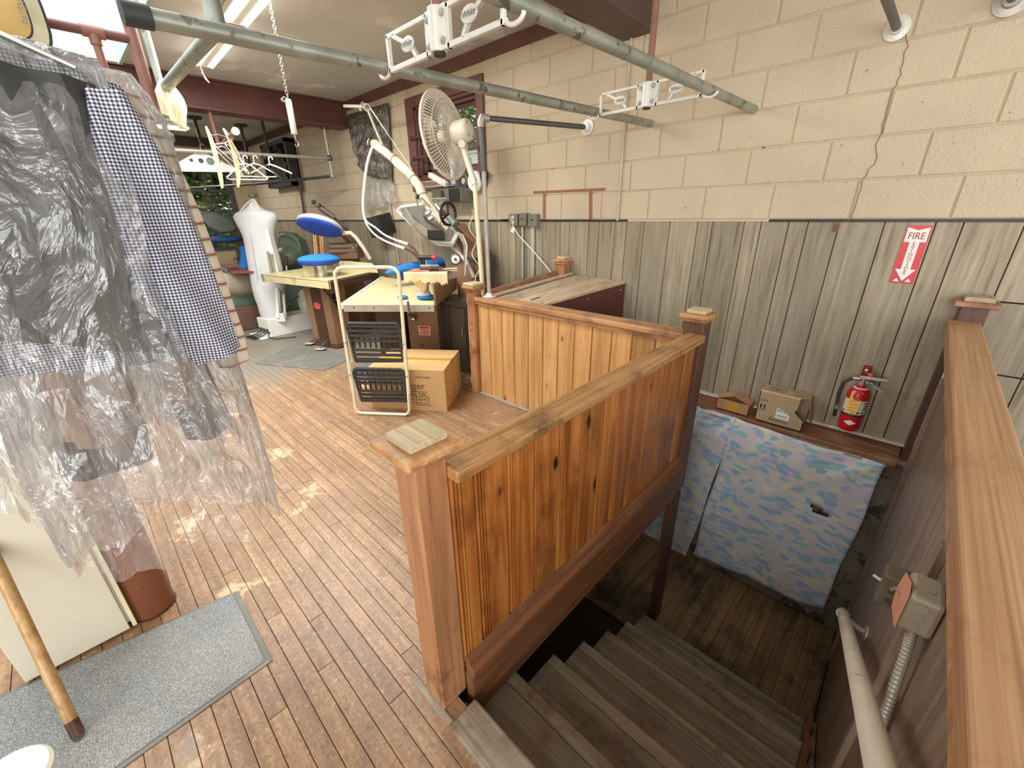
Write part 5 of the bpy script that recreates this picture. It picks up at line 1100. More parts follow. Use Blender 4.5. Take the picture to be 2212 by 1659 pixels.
o4 = thing('puff_pad', Q0+bd*.0, 'small blue and white padded puff iron at the front of the cream table', 'puff iron')
pb = Q0+bd*-.005; pb.z = .812; m = frame(Z, bd); B().ell(pb+Z*.025, (.085, .06, .026), 24, 10, m).obj('blue_pad', BLUE, o4, smooth=True); B().ell(pb+Z*.05-bd*.01, (.065, .048, .04), 20, 10, m).obj('white_cover', CANVAS, o4, smooth=True)
q = B(); rs = random.Random(9)
for k in range(7): a_ = pb+Z*.09+V((rs.uniform(-.03, .03), rs.uniform(-.03, .03), 0)); q.tube([pb+Z*.06, a_, a_+V((rs.uniform(-.04, .04), rs.uniform(-.04, .04), rs.uniform(-.03, .02)))], .003, 6)
q.obj('tie_strings', RAG, o4, smooth=True)
B().ell(PX(870, 642, z=.83), (.05, .05, .018), 16, 8).obj('blue_pad', BLUE, thing('puff_pad', PX(870, 642, z=.812), 'small blue pad lying at the back of the cream table', 'puff iron'), smooth=True)
o5 = thing('steam_iron', cR+Z*.012, 'black handled steam iron with red cap resting on the towel stand', 'iron')
ib = cR+Z*.016-sd2*.005; q = B(); q.prism([ib-bd*.07-sd2*.04, ib+bd*.04-sd2*.045, ib+bd*.15, ib+bd*.04+sd2*.045, ib-bd*.07+sd2*.04], (0, 0, .018)); q.obj('sole_plate', GREYMET, o5, bev=.004)
q = B(); q.prism([ib-bd*.06-sd2*.03+Z*.018, ib+bd*.03-sd2*.034+Z*.018, ib+bd*.11+Z*.018, ib+bd*.03+sd2*.034+Z*.018, ib-bd*.06+sd2*.03+Z*.018], (0, 0, .02)); q.obj('body', PIPEGREY, o5, bev=.006)
q = B(); q.tube([ib-bd*.03+Z*.03, ib-bd*.035+Z*.085], .016, 10); q.tube([ib-bd*.075+Z*.098, ib+bd*.05+Z*.096], .02, 12); q.obj('handle', BLACK, o5, smooth=True)
B().tube([ib+bd*.05+Z*.096, ib+bd*.085+Z*.096], .024, 14).obj('red_cap', SIGNRED, o5, smooth=True); B().tube([ib-bd*.01+Z*.035, ib-bd*.01+Z*.085], .007, 8).obj('valve_stem', STEEL, o5, smooth=True)
hs = [(803, 318), (793, 350), (787, 390), (783, 440), (788, 475), (803, 500), (825, 517), (855, 530), (875, 537)]
for k in (0, 1):
    hp = [PX(u+(7*k if i > 4 else 2*k), v-(9*k if i > 4 else 0), y=2.6) for i, (u, v) in enumerate(hs)]; pp_ = []
    for i in range(len(hp)-1):
        for j in range(4):
            t_ = j/4; a_, b_ = hp[max(i-1, 0)], hp[min(i+2, len(hp)-1)]; p_, q_ = hp[i], hp[i+1]
            pp_.append(.5*((2*p_)+(-a_+q_)*t_+(2*a_-5*p_+4*q_-b_)*t_*t_+(-a_+3*p_-3*q_+b_)*t_**3))
    B().tube(pp_+[hp[-1]], .011, 10).obj('hose', HOSEW, o5, smooth=True)
    e_ = hp[-1]; t0 = ib-bd*.05+Z*(.05+.02*k); B().tube([e_, e_.lerp(t0, .5)+Z*.03, t0], .012, 10).obj('dark_hose', BROWNDK, o5, smooth=True); B().tube([pp_[-4], e_], .016, 10).obj('hose_joint', INSUL, o5, smooth=True)
# metal cabinet behind newel
FLc, FRc = PX(948, 792, z=0), PX(1014, 808, z=0); rdc = (FRc-FLc).normalized(); fnc = V((rdc.y, -rdc.x, 0))
o = thing('metal_cabinet', (FLc+FRc)/2, 'dark grey two-door metal cabinet behind the end newel post', 'cabinet')
q = B(); quadbox(q, FLc, FRc, -fnc*.3, 0, .72); q.obj('body', GREYMET, o, bev=.004); quadbox(B(), FLc-rdc*.01+fnc*.02, FRc+rdc*.03+fnc*.02, -fnc*.34, .72, .745).obj('top', GREYMET, o, bev=.003)
for k in (0, 1):
    a_, b_ = FLc.lerp(FRc, .03+.5*k), FLc.lerp(FRc, .47+.5*k); dd = quadbox(B(), a_+fnc*.012, b_+fnc*.012, -fnc*.012, .04, .69).obj('door', GREYMET, o, bev=.003)
    h_ = a_.lerp(b_, .85 if k else .12)+fnc*.02; B().tube([V((h_.x, h_.y, .42)), V((h_.x, h_.y, .5))], .006, 8).obj('handle', STEEL, dd, smooth=True)
# ---------------- form finisher
c0, r_, l_ = PX(587, 729, z=0), PX(677, 710, z=0), PX(563, 722, z=0); hbx = PV(581, 691, c0).z
o = thing('form_finisher', (c0+r_)/2+(l_-c0)/2, 'white canvas torso form finisher on a low white box', 'form finisher')
d2 = (l_-c0); q = B(); q.hexa([c0, r_, r_+d2, l_, c0+Z*hbx, r_+Z*hbx, r_+d2+Z*hbx, l_+Z*hbx]); bxo = q.obj('base_box', WHITE, o, bev=.006)
fp = [PX(u, v, z=.004) for u, v in ((538, 722), (565, 735), (587, 729), (562, 718))]; B().prism(fp, (0, 0, .012)).obj('foot_plate', WHITE, bxo)
fnn = (c0-r_).normalized()
for k in range(3):
    a_ = l_.lerp(c0, .22+.28*k)+Z*.08; B().obox(a_+fnn*.004, (.02, .05, .06), frame(Z, fnn)).obj('socket', CHAR, bxo); B().tube([a_+Z*-.02, a_+fnn*.09+Z*-.05, a_+fnn*.16+Z*-.06], .009, 8).obj('pedal_arm', CHAR, bxo, smooth=True); B().obox(a_+fnn*.17+Z*-.062, (.09, .035, .012), frame(Z, fnn)).obj('pedal', BLACK, bxo)
mb = c0.lerp(r_, .28)+d2*.5; q = B()
rowsP = [(428, 546, 3), (432, 546, 6), (445, 547, 13), (452, 548, 19), (457, 550, 34), (463, 552, 48), (475, 553, 46), (490, 555, 38), (505, 558, 33), (520, 561, 31), (560, 570, 35), (600, 578, 36), (640, 583, 33), (655, 586, 28), (670, 588, 27), (684, 590, 24), (690, 590, 22)]
for yv, xc, hwp in rowsP:
    p = PV(xc, yv, mb); w_ = px2m(hwp, p); th = min(w_*.8, .16)
    for j in range(24): a_ = 2*math.pi*j/24; q.v.append(p+RH*w_*math.cos(a_)-FH*th*math.sin(a_))
n_ = len(rowsP)
for i in range(n_-1):
    for j in range(24): q.f.append((i*24+j, i*24+(j+1) % 24, (i+1)*24+(j+1) % 24, (i+1)*24+j))
q.f += [tuple(range(24)), tuple((n_-1)*24+j for j in range(24))]; fm_ = q.obj('canvas_form', CANVAS, o, smooth=True, sub=1)
B().lathe(PV(546, 429, mb), [(.02, 0), (.045, .03), (.045, .05), (.03, .06)], 16).obj('top_knob', GREENMET, o, smooth=True)
q = B(); p = PV(548, 442, mb)-FH*.1
for k in (-1, 1): q.tube([PV(547, 430, mb)-FH*.03, PV(547+k*9, 444, mb)-FH*.09, PV(547+k*17, 456, mb)-FH*.1], .008, 6)
q.tube([PV(552, 458, mb)-FH*.16, PV(556, 510, mb)-FH*.15, PV(570, 600, mb)-FH*.16], .004, 6); q.obj('seam', paint('seam_grey', srgb(200, 196, 192), .9), fm_, smooth=True)
q = B(); q.bar(PV(586, 494, mb)-FH*.17, PV(612, 600, mb)-FH*.18, .11, .03, -FH); q.obj('side_clamp', WHITE, o, bev=.006)
q = B(); q.bar(PV(598, 540, mb)-FH*.22, PV(608, 600, mb)-FH*.22, .03, .03, -FH); q.bar(PV(606, 545, mb)-FH*.22, PV(616, 600, mb)-FH*.22, .02, .03, -FH); q.obj('clamp_rods', ALU, o)
B().tube([PV(620, 622, mb)-FH*.22, PV(623, 665, mb)-FH*.22], .02, 10).obj('cylinder', STEEL, o, smooth=True); q = B(); q.bar(PV(614, 618, mb)-FH*.2, PV(617, 680, mb)-FH*.2, .04, .03, -FH); q.bar(PV(628, 630, mb)-FH*.2, PV(632, 680, mb)-FH*.2, .03, .03, -FH); q.obj('bracket', WHITE, o, bev=.004)
B().obox(PV(622, 678, mb)-FH*.2, (.12, .03, .12), frame(Z, RH)).obj('bracket_foot', WHITE, o)
B().tube([PV(627, 594, mb)-FH*.1, PV(626, 570, mb)-FH*.1], .012, 8).obj('lever', STEEL, o, smooth=True); B().tube([PV(626, 572, mb)-FH*.1, PV(627, 552, mb)-FH*.1], .022, 10).obj('lever_grip', BLACK, o, smooth=True)
B().tube([PV(630, 670, mb)-FH*.2, PV(636, 655, mb)-FH*.2, PV(648, 640, mb)-FH*.2, PV(660, 634, mb)-FH*.2], .011, 8).obj('hose', CHAR, o, smooth=True)
B().tube([PX(583, 718, z=.1), PX(580, 728, z=.03), PX(595, 732, z=.015), PX(622, 729, z=.015), PX(640, 727, z=.015)], .009, 8).obj('power_cord', CHAR, o, smooth=True)
p = PV(660, 655, r_+d2*.4); B().ell(p, (.1, .1, .2), 16, 10).obj('blower_housing', OFFWHITE, o, smooth=True)
# ---------------- machines at the back
fb = V((-7.9, 2.25, 0)); o = thing('topper_press', fb, 'old green casting press with grey raised head standing behind the torso form', 'steam press')
def fpx(u, v, k=0): return PV(u, v, fb+FH*k)
p = fpx(640, 540, -.2); q = B(); prof = [(600, 500), (625, 505), (645, 520), (655, 545), (660, 590), (655, 640), (650, 700), (605, 700), (600, 600)]; q.prism([PV(u, v, V((-7.0, 2.75, 0))) for u, v in prof], FH*.25); q.obj('green_casting', GREENMET, o, bev=.02)
c_ = PV(620, 555, V((-6.85, 2.7, 0))); B().ell(c_, (.2, .16, .16), 20, 12).obj('motor_housing', paint('grey_green', srgb(120, 128, 108), .4, 0, .1, 5), o, smooth=True)
B().ring(PV(622, 530, V((-6.9, 2.72, 0))), .17, .008, -FH, 28, 6).obj('guard_ring', PIPEGREY, o, smooth=True)
hdp = [PX(u, v, x=-7.4) for u, v in ((434, 457), (470, 459), (500, 472), (512, 492), (508, 500), (480, 503), (455, 490), (440, 472))]; B().prism(hdp, V((.12, -.05, 0))).obj('raised_head', paint('head_olive', srgb(112, 118, 112), .4, .3, .15, 5), o, bev=.02)
B().tube([PX(505, 470, x=-7.5), PX(515, 520, x=-7.5), PX(520, 560, x=-7.5), PX(525, 640, x=-7.5)], .05, 12).obj('steam_pipe', paint('lagged_pipe', srgb(112, 96, 86), .8, 0, .3, 12), o, smooth=True)
B().ell(PX(483, 517, x=-7.2), (.3, .26, .05), 24, 10).obj('blue_pad', paint('navy_pad', srgb(24, 70, 120), .8), o, smooth=True)
B().tube([PX(529, 532, x=-7.0), PX(530, 560, x=-7.0), PX(527, 588, x=-7.0)], [.07, .06, .085], 14).obj('blue_sleeve_pad', BLUE, o, smooth=True)
t4 = [PX(u, v, z=.86) for u, v in ((480, 575), (500, 592), (565, 590), (540, 570))]; B().prism(t4, (0, 0, .03)).obj('table', paint('maroon_table', srgb(126, 72, 62), .5), o, bev=.006)
B().ell(PX(520, 610, x=-7.2), (.3, .3, .2), 20, 10).obj('tank', paint('cream_tank', srgb(176, 166, 142), .5, 0, .15, 4), o, smooth=True)
p = PX(522, 650, x=-7.3); B().box((p.x-.3, p.y-.28, 0), (p.x+.3, p.y+.25, .35)).obj('base', paint('rust_base', srgb(104, 76, 58), .7, 0, .2, 5), o, bev=.02)
B().box((p.x-.2, p.y-.15, .33), (p.x+.2, p.y+.15, .87)).obj('pedestal', GREENMET, o, bev=.02)
B().box((p.x-.35, p.y+.0, .55), (p.x+.15, p.y+.5, .75)).obj('yellow_tray', paint('dull_yellow', srgb(150, 140, 100), .5), o, bev=.01)
# ================================================================== FAN, STOOL, BOX, WALL THINGS
from mathutils import noise
FANW = paint('fan_cream', srgb(226, 218, 200), .4, 0, .06, 6)
fc = PX(962, 294, y=2.6); ax = V((.93, .3, .12)).normalized(); rF = px2m(84, fc)
fb_ = V((-2.86, 2.62, 0)); o = thing('pedestal_fan', fb_, 'cream pedestal fan with wire cage turned towards the presses', 'fan')
m = frame(ax, Z)
def cage(sgn, nm, nr):
    q = B(); hub = .09
    for k in range(nr):
        a_ = 2*math.pi*k/nr; pts = []
        for t_ in (0, .3, .55, .75, .9, 1):
            r_ = hub+(rF-hub)*t_; d_ = sgn*.1*math.cos(t_*math.pi/2)**.7; pts.append(fc+m @ V((r_*math.cos(a_), r_*math.sin(a_), d_)))
        q.tube(pts, .0028, 5)
    for t_ in (0, .35, .7): r_ = hub+(rF-hub)*t_; q.ring(fc+ax*sgn*.1*math.cos(t_*math.pi/2)**.7, r_, .003, ax, 40, 5)
    return q.obj(nm, FANW, o, smooth=True)
cage(1, 'rear_grille', 72); cage(-1, 'front_grille', 72)
B().ring(fc, rF, .012, ax, 48, 8).obj('cage_rim', FANW, o, smooth=True); B().lathe(fc-ax*.1, [(.09, -.005), (.09, .005)], 24, ax).obj('front_badge', FANW, o)
for k in range(3):
    a0 = k*2*math.pi/3+.4; q = B()
    q.grid(lambda u, v: fc+m @ V(((.06+(rF*.86-.06)*u)*math.cos(a0+(v-.5)*1.35*(.6+.4*u)), (.06+(rF*.86-.06)*u)*math.sin(a0+(v-.5)*1.35*(.6+.4*u)), -.03+.05*(v-.5))), 8, 6)
    q.obj('blade', MATS.get('blade_smoke') or paint('blade_smoke', srgb(150, 142, 124), .3), o, smooth=True, solid=.003)
B().lathe(fc-ax*.05, [(.05, 0), (.055, .03), (.04, .06)], 20, ax).obj('hub', FANW, o, smooth=True)
mo = B().lathe(fc+ax*.1, [(.085, 0), (.09, .02), (.088, .13), (.075, .15), (.04, .16)], 28, ax).obj('motor_housing', FANW, o, smooth=True)
for k in range(9): B().obox(fc+ax*.262+m @ V((-.05+.0125*k, 0, -.012)), (.004, .1, .012), m).obj('vent_slot', GREYMET, mo)
nk = fc+ax*.17-Z*.1; B().tube([fc+ax*.17, nk], .03, 12).obj('neck', OFFWHITE, o, smooth=True); B().lathe(nk-FH*.03, [(.03, -.03), (.03, .03)], 14, FH).obj('pivot_knob', OFFWHITE, o, smooth=True)
t1 = PX(1026, 400, y=2.6); t2 = V((fb_.x, fb_.y, .05)); B().tube([nk, t1], .026, 12).obj('upper_pole', OFFWHITE, o, smooth=True); B().tube([t1-(t1-nk)*.02, t2], .021, 12).obj('lower_pole', CREAM, o, smooth=True)
q = B(); n_ = 70; q.tube([nk.lerp(t2, .25+.7*k/n_)+V((math.cos(k*.55), math.sin(k*.55), 0))*.027 for k in range(n_)], .004, 6); q.obj('wrapped_cord', CREAM, o, smooth=True)
B().lathe(fb_, [(.19, 0), (.19, .02), (.05, .05)], 28).obj('base', FANW, o, smooth=True)
# ---- folded step stool
L0, R0 = PX(772, 889, z=.02), PX(884, 893, z=.02); ud = (R0-L0).normalized(); ud.z = 0; nd = V((ud.y, -ud.x, 0)).normalized(); Wd = (R0-L0).length
zT = PV(757, 578, L0).z; lean = -nd*.07
o = thing('step_stool', (L0+R0)/2-Z*.02, 'folded cream tube step stool with two black ribbed treads leaning on the box', 'step stool')
def S(u, z_, off=0): return L0+ud*(u*Wd)+lean*(z_/zT)+nd*off+V((0, 0, z_-.02))
rr_ = .075/Wd
top = [S(-.03, .2), S(-.055, zT-.1), S(-.05, zT-.04), S(.02, zT-.008), S(.1, zT), S(.9, zT), S(.98, zT-.008), S(1.05, zT-.04), S(1.055, zT-.1), S(1.03, .2)]
bot = [S(1.02, .45, -.012), S(1.02, .06, .01), S(.985, .025, .012), S(.93, .013, .012), S(.07, .013, .012), S(.015, .025, .012), S(-.02, .06, .01), S(-.02, .45, -.012)]
B().tube(top, .0135, 12).obj('handle_frame', CREAM, o, smooth=True); B().tube(bot, .0125, 12).obj('floor_frame', OFFWHITE, o, smooth=True)
for u in (-.0, 1.0): B().tube([S(u, .1, -.05), S(u, .72, -.02)], .01, 10).obj('rear_leg', CREAM, o, smooth=True)
for u in (-.03, 1.03):
    for zz in (.35, .62): B().ell(S(u, zz, .016), (.009, .009, .009), 8, 6).obj('rivet', STEEL, o, smooth=True)
for zb, zu in ((.12, .40), (.46, .77)):
    q = B(); sk = .05 if zb > .4 else .06
    fr = [S(.06+sk, zb), S(.97, zb+.01), S(.97, zu-.03), S(.93, zu), S(.07, zu), S(.03, zu-.03)]
    q.tube(fr+[fr[0]], .012, 8); td = q.obj('tread', CHAR, o, smooth=True)
    n_ = 8
    for k in range(n_):
        z_ = zb+.02+(zu-zb-.04)*k/(n_-1); f = (z_-zb)/(zu-zb); a_, b_ = S(.06+sk*(1-f)+.0-.03*f, z_, -.0), S(.965, z_, -.0)
        if k != 3: B().bar(a_, b_, .016, .028, nd).obj('rib', CHAR, td)
        if k in (3, 4, 7): 
            for j in range(9): B().bar(a_.lerp(b_, (j+.5)/9)-Z*.02, a_.lerp(b_, (j+.5)/9)+Z*.02, .004, .02, nd).obj('cross_rib', BLACK, td)
# ---- hanger carton
c0, c1, c2 = PX(806, 882, z=0), PX(966, 889, z=0), PX(997, 836, z=0); dv = c2-c1; hh = PV(957, 802, c1).z; bd = (c1-c0).normalized(); bn_ = V((bd.y, -bd.x, 0))
o = thing('shipping_carton', (c0+c1+dv)/2, 'large tan shipping carton of hangers standing behind the step stool', 'box')
q = B(); q.hexa([c0, c1, c1+dv, c0+dv, c0+Z*hh, c1+Z*hh, c1+dv+Z*hh, c0+dv+Z*hh]); q.f = q.f[:1]+q.f[2:]; q.obj('carton', CARD, o, solid=.004)
q = B(); e0, e1 = c0+Z*hh, c1+Z*hh; mid0, mid1 = e0+dv*.5, e1+dv*.5
q.prism([e0, e1, mid1+Z*.006, mid0+Z*.006], Z*.004); q.obj('front_flap', CARD, o); q = B(); q.prism([mid0+Z*.004, mid1+Z*.004, e1+dv+Z*.003, e0+dv+Z*.003], Z*.004); q.obj('rear_flap', CARD, o)
B().bar(mid0+Z*.013, mid1+Z*.013, .05, .001).obj('tape', TAPE, o); B().bar(c1+dv*.5+bd*.003+Z*hh, c1+dv*.5+bd*.003+Z*.05, .06, .001, bd).obj('tape', TAPE, o)
def cp(u, z_): return c0.lerp(c1, u)+bn_*.004+Z*z_
w_ = (c1-c0).length
text('Hanger', 'lettering', STAINX, o, cp(.55, hh*.62), bd, Z, .085, .001); text('White Tube', 'lettering', INK, o, cp(.62, hh*.42), bd, Z, .034, .001)
text("16\"", 'lettering', INK, o, cp(.37, hh*.28), bd, Z, .03, .001); text('14.5G', 'lettering', INK, o, cp(.53, hh*.28), bd, Z, .03, .001); text('500 PC', 'lettering', INK, o, cp(.69, hh*.28), bd, Z, .03, .001); text('Made In Korea', 'lettering', INK, o, cp(.7, hh*.15), bd, Z, .022, .001); text('Gold', 'lettering', INK, o, cp(.4, hh*.42), bd, Z, .034, .001)
text('West Supply', 'lettering', INK, o, cp(.72, hh*.84), bd, Z, .026, .001, font_shear=.3)
q = B(); 
for za in (.36, .2): q.bar(cp(.29, hh*za), cp(.77, hh*za), .002, .003, Z)
q.bar(cp(.5, hh*.48), cp(.77, hh*.48), .002, .003, Z)
for u in (.29, .45, .61, .77): q.bar(cp(u, hh*.2), cp(u, hh*.36), .003, .002, bn_)
q.obj('printed_boxes', INK, o)
# ---- plastic-wrapped vent on the wall
q = B(); pcw = [PX(u, v, y=W-.02) for u, v in ((748, 250), (842, 222), (850, 395), (795, 380))]
def vf(u, v):
    p = pcw[0].lerp(pcw[1], u).lerp(pcw[3].lerp(pcw[2], u), v); b_ = math.sin(math.pi*u)**.6*math.sin(math.pi*min(1, v*1.0))**.5
    n_ = noise.noise(V((u*3, v*9, 0)))*.05+noise.noise(V((u*9+v*4, v*3, 3)))*.035
    return p+V((0, -(.02+.26*b_*(.4+.6*v))-n_*b_*1.2, 0))
q.grid(vf, 36, 44)
def vinyl():
    m, ns, ls, b_ = new('smoky_plastic'); b_.inputs['Base Color'].default_value = srgb(96, 90, 80); b_.inputs['Roughness'].default_value = .22
    v = coords(ns, ls, False, (6, 6, 2)); n_ = N(ns, 'ShaderNodeTexNoise', Scale=3.0, Detail=5.0, Distortion=1.5); ls.new(v, n_.inputs['Vector']); r = ramp(ns, [(.35, srgb(66, 62, 56)), (.55, srgb(100, 94, 86)), (.7, srgb(160, 152, 140))]); ls.new(n_.outputs['Fac'], r.inputs['Fac']); ls.new(r.outputs['Color'], b_.inputs['Base Color'])
    bp = N(ns, 'ShaderNodeBump', Strength=.8, Distance=.03); ls.new(n_.outputs['Fac'], bp.inputs['Height']); ls.new(bp.outputs['Normal'], b_.inputs['Normal']); return m
o = thing('wrapped_vent', PX(800, 390, y=W), 'dark wall vent wrapped in crinkled smoky plastic beside the window', 'vent'); q.obj('wrapper', vinyl(), o, smooth=True)
def plastic(name, haze, gl, tint=(1, 1, 1, 1), bs=1.0):
    m, ns, ls, b_ = new(name); ns.remove(b_); v = coords(ns, ls, False, (1, 1, .45))
    n1 = N(ns, 'ShaderNodeTexNoise', Scale=7.0*bs, Detail=4.0, Distortion=2.2); ls.new(v, n1.inputs['Vector']); n2 = N(ns, 'ShaderNodeTexVoronoi', Scale=16.0*bs, feature='DISTANCE_TO_EDGE'); ls.new(v, n2.inputs['Vector'])
    ad = N(ns, 'ShaderNodeMath', operation='MULTIPLY_ADD'); ls.new(n2.outputs['Distance'], ad.inputs[0]); ad.inputs[1].default_value = .6; ls.new(n1.outputs['Fac'], ad.inputs[2])
    bp = N(ns, 'ShaderNodeBump', Strength=1.0, Distance=.05); ls.new(ad.outputs[0], bp.inputs['Height'])
    t = ns.new('ShaderNodeBsdfTransparent'); t.inputs[0].default_value = tint; g_ = N(ns, 'ShaderNodeBsdfGlossy', Roughness=.14); ls.new(bp.outputs[0], g_.inputs['Normal'])
    lw = N(ns, 'ShaderNodeLayerWeight', Blend=.3); ls.new(bp.outputs[0], lw.inputs['Normal']); mr = N(ns, 'ShaderNodeMapRange'); mr.inputs[3].default_value = gl; mr.inputs[4].default_value = .75; ls.new(lw.outputs['Fresnel'], mr.inputs[0])
    m1 = ns.new('ShaderNodeMixShader'); ls.new(mr.outputs[0], m1.inputs[0]); ls.new(t.outputs[0], m1.inputs[1]); ls.new(g_.outputs[0], m1.inputs[2])
    d_ = N(ns, 'ShaderNodeBsdfDiffuse'); d_.inputs[0].default_value = (.9, .92, .93, 1); tr = N(ns, 'ShaderNodeBsdfTranslucent'); tr.inputs[0].default_value = (.9, .92, .93, 1); ls.new(bp.outputs[0], d_.inputs['Normal'])
    md = ns.new('ShaderNodeMixShader'); md.inputs[0].default_value = .5; ls.new(d_.outputs[0], md.inputs[1]); ls.new(tr.outputs[0], md.inputs[2])
    m2 = ns.new('ShaderNodeMixShader'); m2.inputs[0].default_value = haze; ls.new(m1.outputs[0], m2.inputs[1]); ls.new(md.outputs[0], m2.inputs[2]); ls.new(m2.outputs[0], ns['Material Output'].inputs['Surface']); return m
CLEAR = plastic('clear_plastic', .10, .05)
q = B(); fr = [PX(u, v, y=W-.03) for u, v in ((792, 376), (852, 388), (866, 428), (790, 450))]
q.grid(lambda u, v: fr[0].lerp(fr[1], u).lerp(fr[3].lerp(fr[2], u), v)+V((0, -.05-.05*noise.noise(V((u*7, v*2, 1))), -.06*abs(math.sin(u*9))*v)), 30, 12); q.obj('loose_fringe', plastic('hazy_plastic', .3, .1), o, smooth=True)
# ---- speaker
o = thing('wall_speaker', PX(823, 508, y=W-.1), 'black box loudspeaker tilted on the panelling behind the presses', 'loudspeaker')
a_ = PX(822, 487, y=W-.13); mm = Matrix.Rotation(R(-6), 3, 'Y') @ Matrix.Rotation(R(12), 3, 'X'); B().obox(a_, (.33, .2, .25), mm).obj('cabinet', BLACK, o, bev=.01); B().obox(a_+mm @ V((0, -.102, 0)), (.3, .008, .22), mm).obj('grille', CHAR, o); B().tube([a_+V((0, .05, 0)), V((a_.x, W-.005, a_.z))], .02, 10).obj('mount', BLACK, o)
# conduit behind it
B().tube([PX(842, 440, y=W-.02), PX(858, 545, y=W-.02), PX(862, 570, y=W-.02)], .014, 10).obj('wall_conduit', PIPEGREY, None, smooth=True, label='beige conduit rising behind the black loudspeaker', cat='conduit')
# ---- outlet boxes
o = thing('outlet_boxes', (-2.88, W-.05, 1.43), 'row of grey metal outlet boxes with conduits on the panelling edge', 'electrical boxes')
for (u0, u1, v0, v1, mt) in ((1099, 1117, 462, 487, PIPEGREY), (1121, 1136, 460, 487, GREYMET), (1140, 1159, 462, 490, GREYMET)):
    a_, b_ = PX(u0, v1, y=W-.055), PX(u1, v0, y=W-.055); bx = B().box((a_.x, W-.055, a_.z), (b_.x, W-.006, b_.z)).obj('box', paint('box_green', srgb(132, 132, 116), .5, .2) if 'box_green' not in MATS else MATS['box_green'], o, bev=.004); cx = (a_.x+b_.x)/2; cz = (a_.z+b_.z)/2
    if u0 == 1099:
        for dz in (-.022, .022): B().lathe((cx, W-.0555, cz+dz), [(.016, 0), (.016, .003)], 14, (0, -1, 0)).obj('socket', OFFWHITE, bx)
    else: B().tube([(cx, W-.055, cz), (cx, W-.07, cz+.006)], .006, 8).obj('toggle', BLACK, bx)
for u0, w0 in ((1129, 0), (1149, 0), (1153, 0)):
    a_ = PX(u0, 490, y=W-.02); B().tube([(a_.x, W-.022, a_.z), (a_.x+.0, W-.022, .95)], .011, 10).obj('conduit', paint('conduit_pale', srgb(190, 190, 168), .5) if 'conduit_pale' not in MATS else MATS['conduit_pale'], o, smooth=True)
q = B(); q.tube([PX(u, v, y=W-.05) for u, v in ((1103, 466), (1110, 492), (1120, 508), (1150, 540), (1180, 575), (1190, 588), (1200, 592))], .006, 8); q.obj('plug_cord', PAPER, o, smooth=True); q = B(); q.prism([PX(u, v, y=W-.06) for u, v in ((1107, 490), (1114, 493), (1109, 504), (1102, 499))], (0, .001, 0)); q.obj('cord_tag', PAPER, o)
B().box((-3.12, W-.035, 1.486), (-2.7, W-.02, 1.492)).obj('cable', BLACK, o)
B().tube([PX(u, v, y=W-.12) for u, v in ((1056, 640), (1058, 628), (1068, 624), (1078, 630), (1080, 642))], .03, 10).obj('pipe_elbow', PIPEDK, None, smooth=True, label='grey pipe elbow behind the railing below the outlet boxes', cat='pipe') if False else None
# ---- wire shelf with radio
o = thing('wire_shelf', PX(950, 445, y=W-.02), 'white wire shelf rack on the wall below the window', 'shelf')
def wshelf(u0, u1, v):
    a_, b_ = PX(u0, v, y=W-.02), PX(u1, v, y=W-.02); z_ = (a_.z+b_.z)/2; q = B()
    for dy in (.02, .11, .2): q.tube([(a_.x, W-dy, z_), (b_.x, W-dy, z_)], .004, 6)
    n_ = 22
    for k in range(n_+1): x_ = a_.x+(b_.x-a_.x)*k/n_; q.tube([(x_, W-.015, z_), (x_, W-.2, z_), (x_, W-.2, z_+.05)], .003, 5)
    q.tube([(a_.x, W-.2, z_+.05), (b_.x, W-.2, z_+.05)], .004, 6); q.obj('wire_tray', OFFWHITE, o, smooth=True); return a_.x, b_.x, z_
xa, xb, zs = wshelf(925, 992, 404); _, _, zs2 = wshelf(940, 992, 440)
for x_ in (xa+.1, xb): B().tube([(x_, W-.015, zs2-.06), (x_, W-.015, zs+.12)], .005, 6).obj('upright', OFFWHITE, o, smooth=True)
o = thing('radio', V(((xa+xb)/2, W-.11, zs2+.004)), 'old grey and black radio with two knobs on the lower wire shelf', 'radio')
p0, p1 = PX(934, 437, y=W-.19), PX(994, 415, y=W-.19); B().box((p0.x, W-.19, zs2+.006), (p1.x, W-.03, zs2+.14)).obj('body', paint('radio_grey', srgb(122, 118, 108), .4, .2), o, bev=.008); B().box((p0.x+(p1.x-p0.x)*.62, W-.194, zs2+.012), (p1.x-.004, W-.189, zs2+.135)).obj('speaker_panel', BLACK, o); B().lathe(((p0.x*.6+p1.x*.4), W-.19, zs2+.075), [(.04, 0), (.04, .004)], 20, (0, -1, 0), sx=1.3, sy=.8).obj('dial', CHAR, o)
for f in (.25, .52): B().lathe((p0.x+(p1.x-p0.x)*f, W-.19, zs2+.035), [(.014, 0), (.012, .018)], 14, (0, -1, 0)).obj('knob', STEEL, o, smooth=True)
a_ = PX(980, 392, y=W-.12); o = thing('spray_can', V((a_.x, W-.12, zs+.004)), 'blue and white spray can standing on the upper wire shelf', 'can'); B().lathe((a_.x, W-.12, zs+.005), [(.032, 0), (.033, .005), (.033, .17), (.02, .185)], 20).obj('body', paint('can_blue', srgb(150, 172, 196), .3, .4, .25, 18), o, smooth=True); B().lathe((a_.x, W-.12, zs+.188), [(.024, 0), (.022, .035)], 16).obj('cap', PAPER, o, smooth=True)
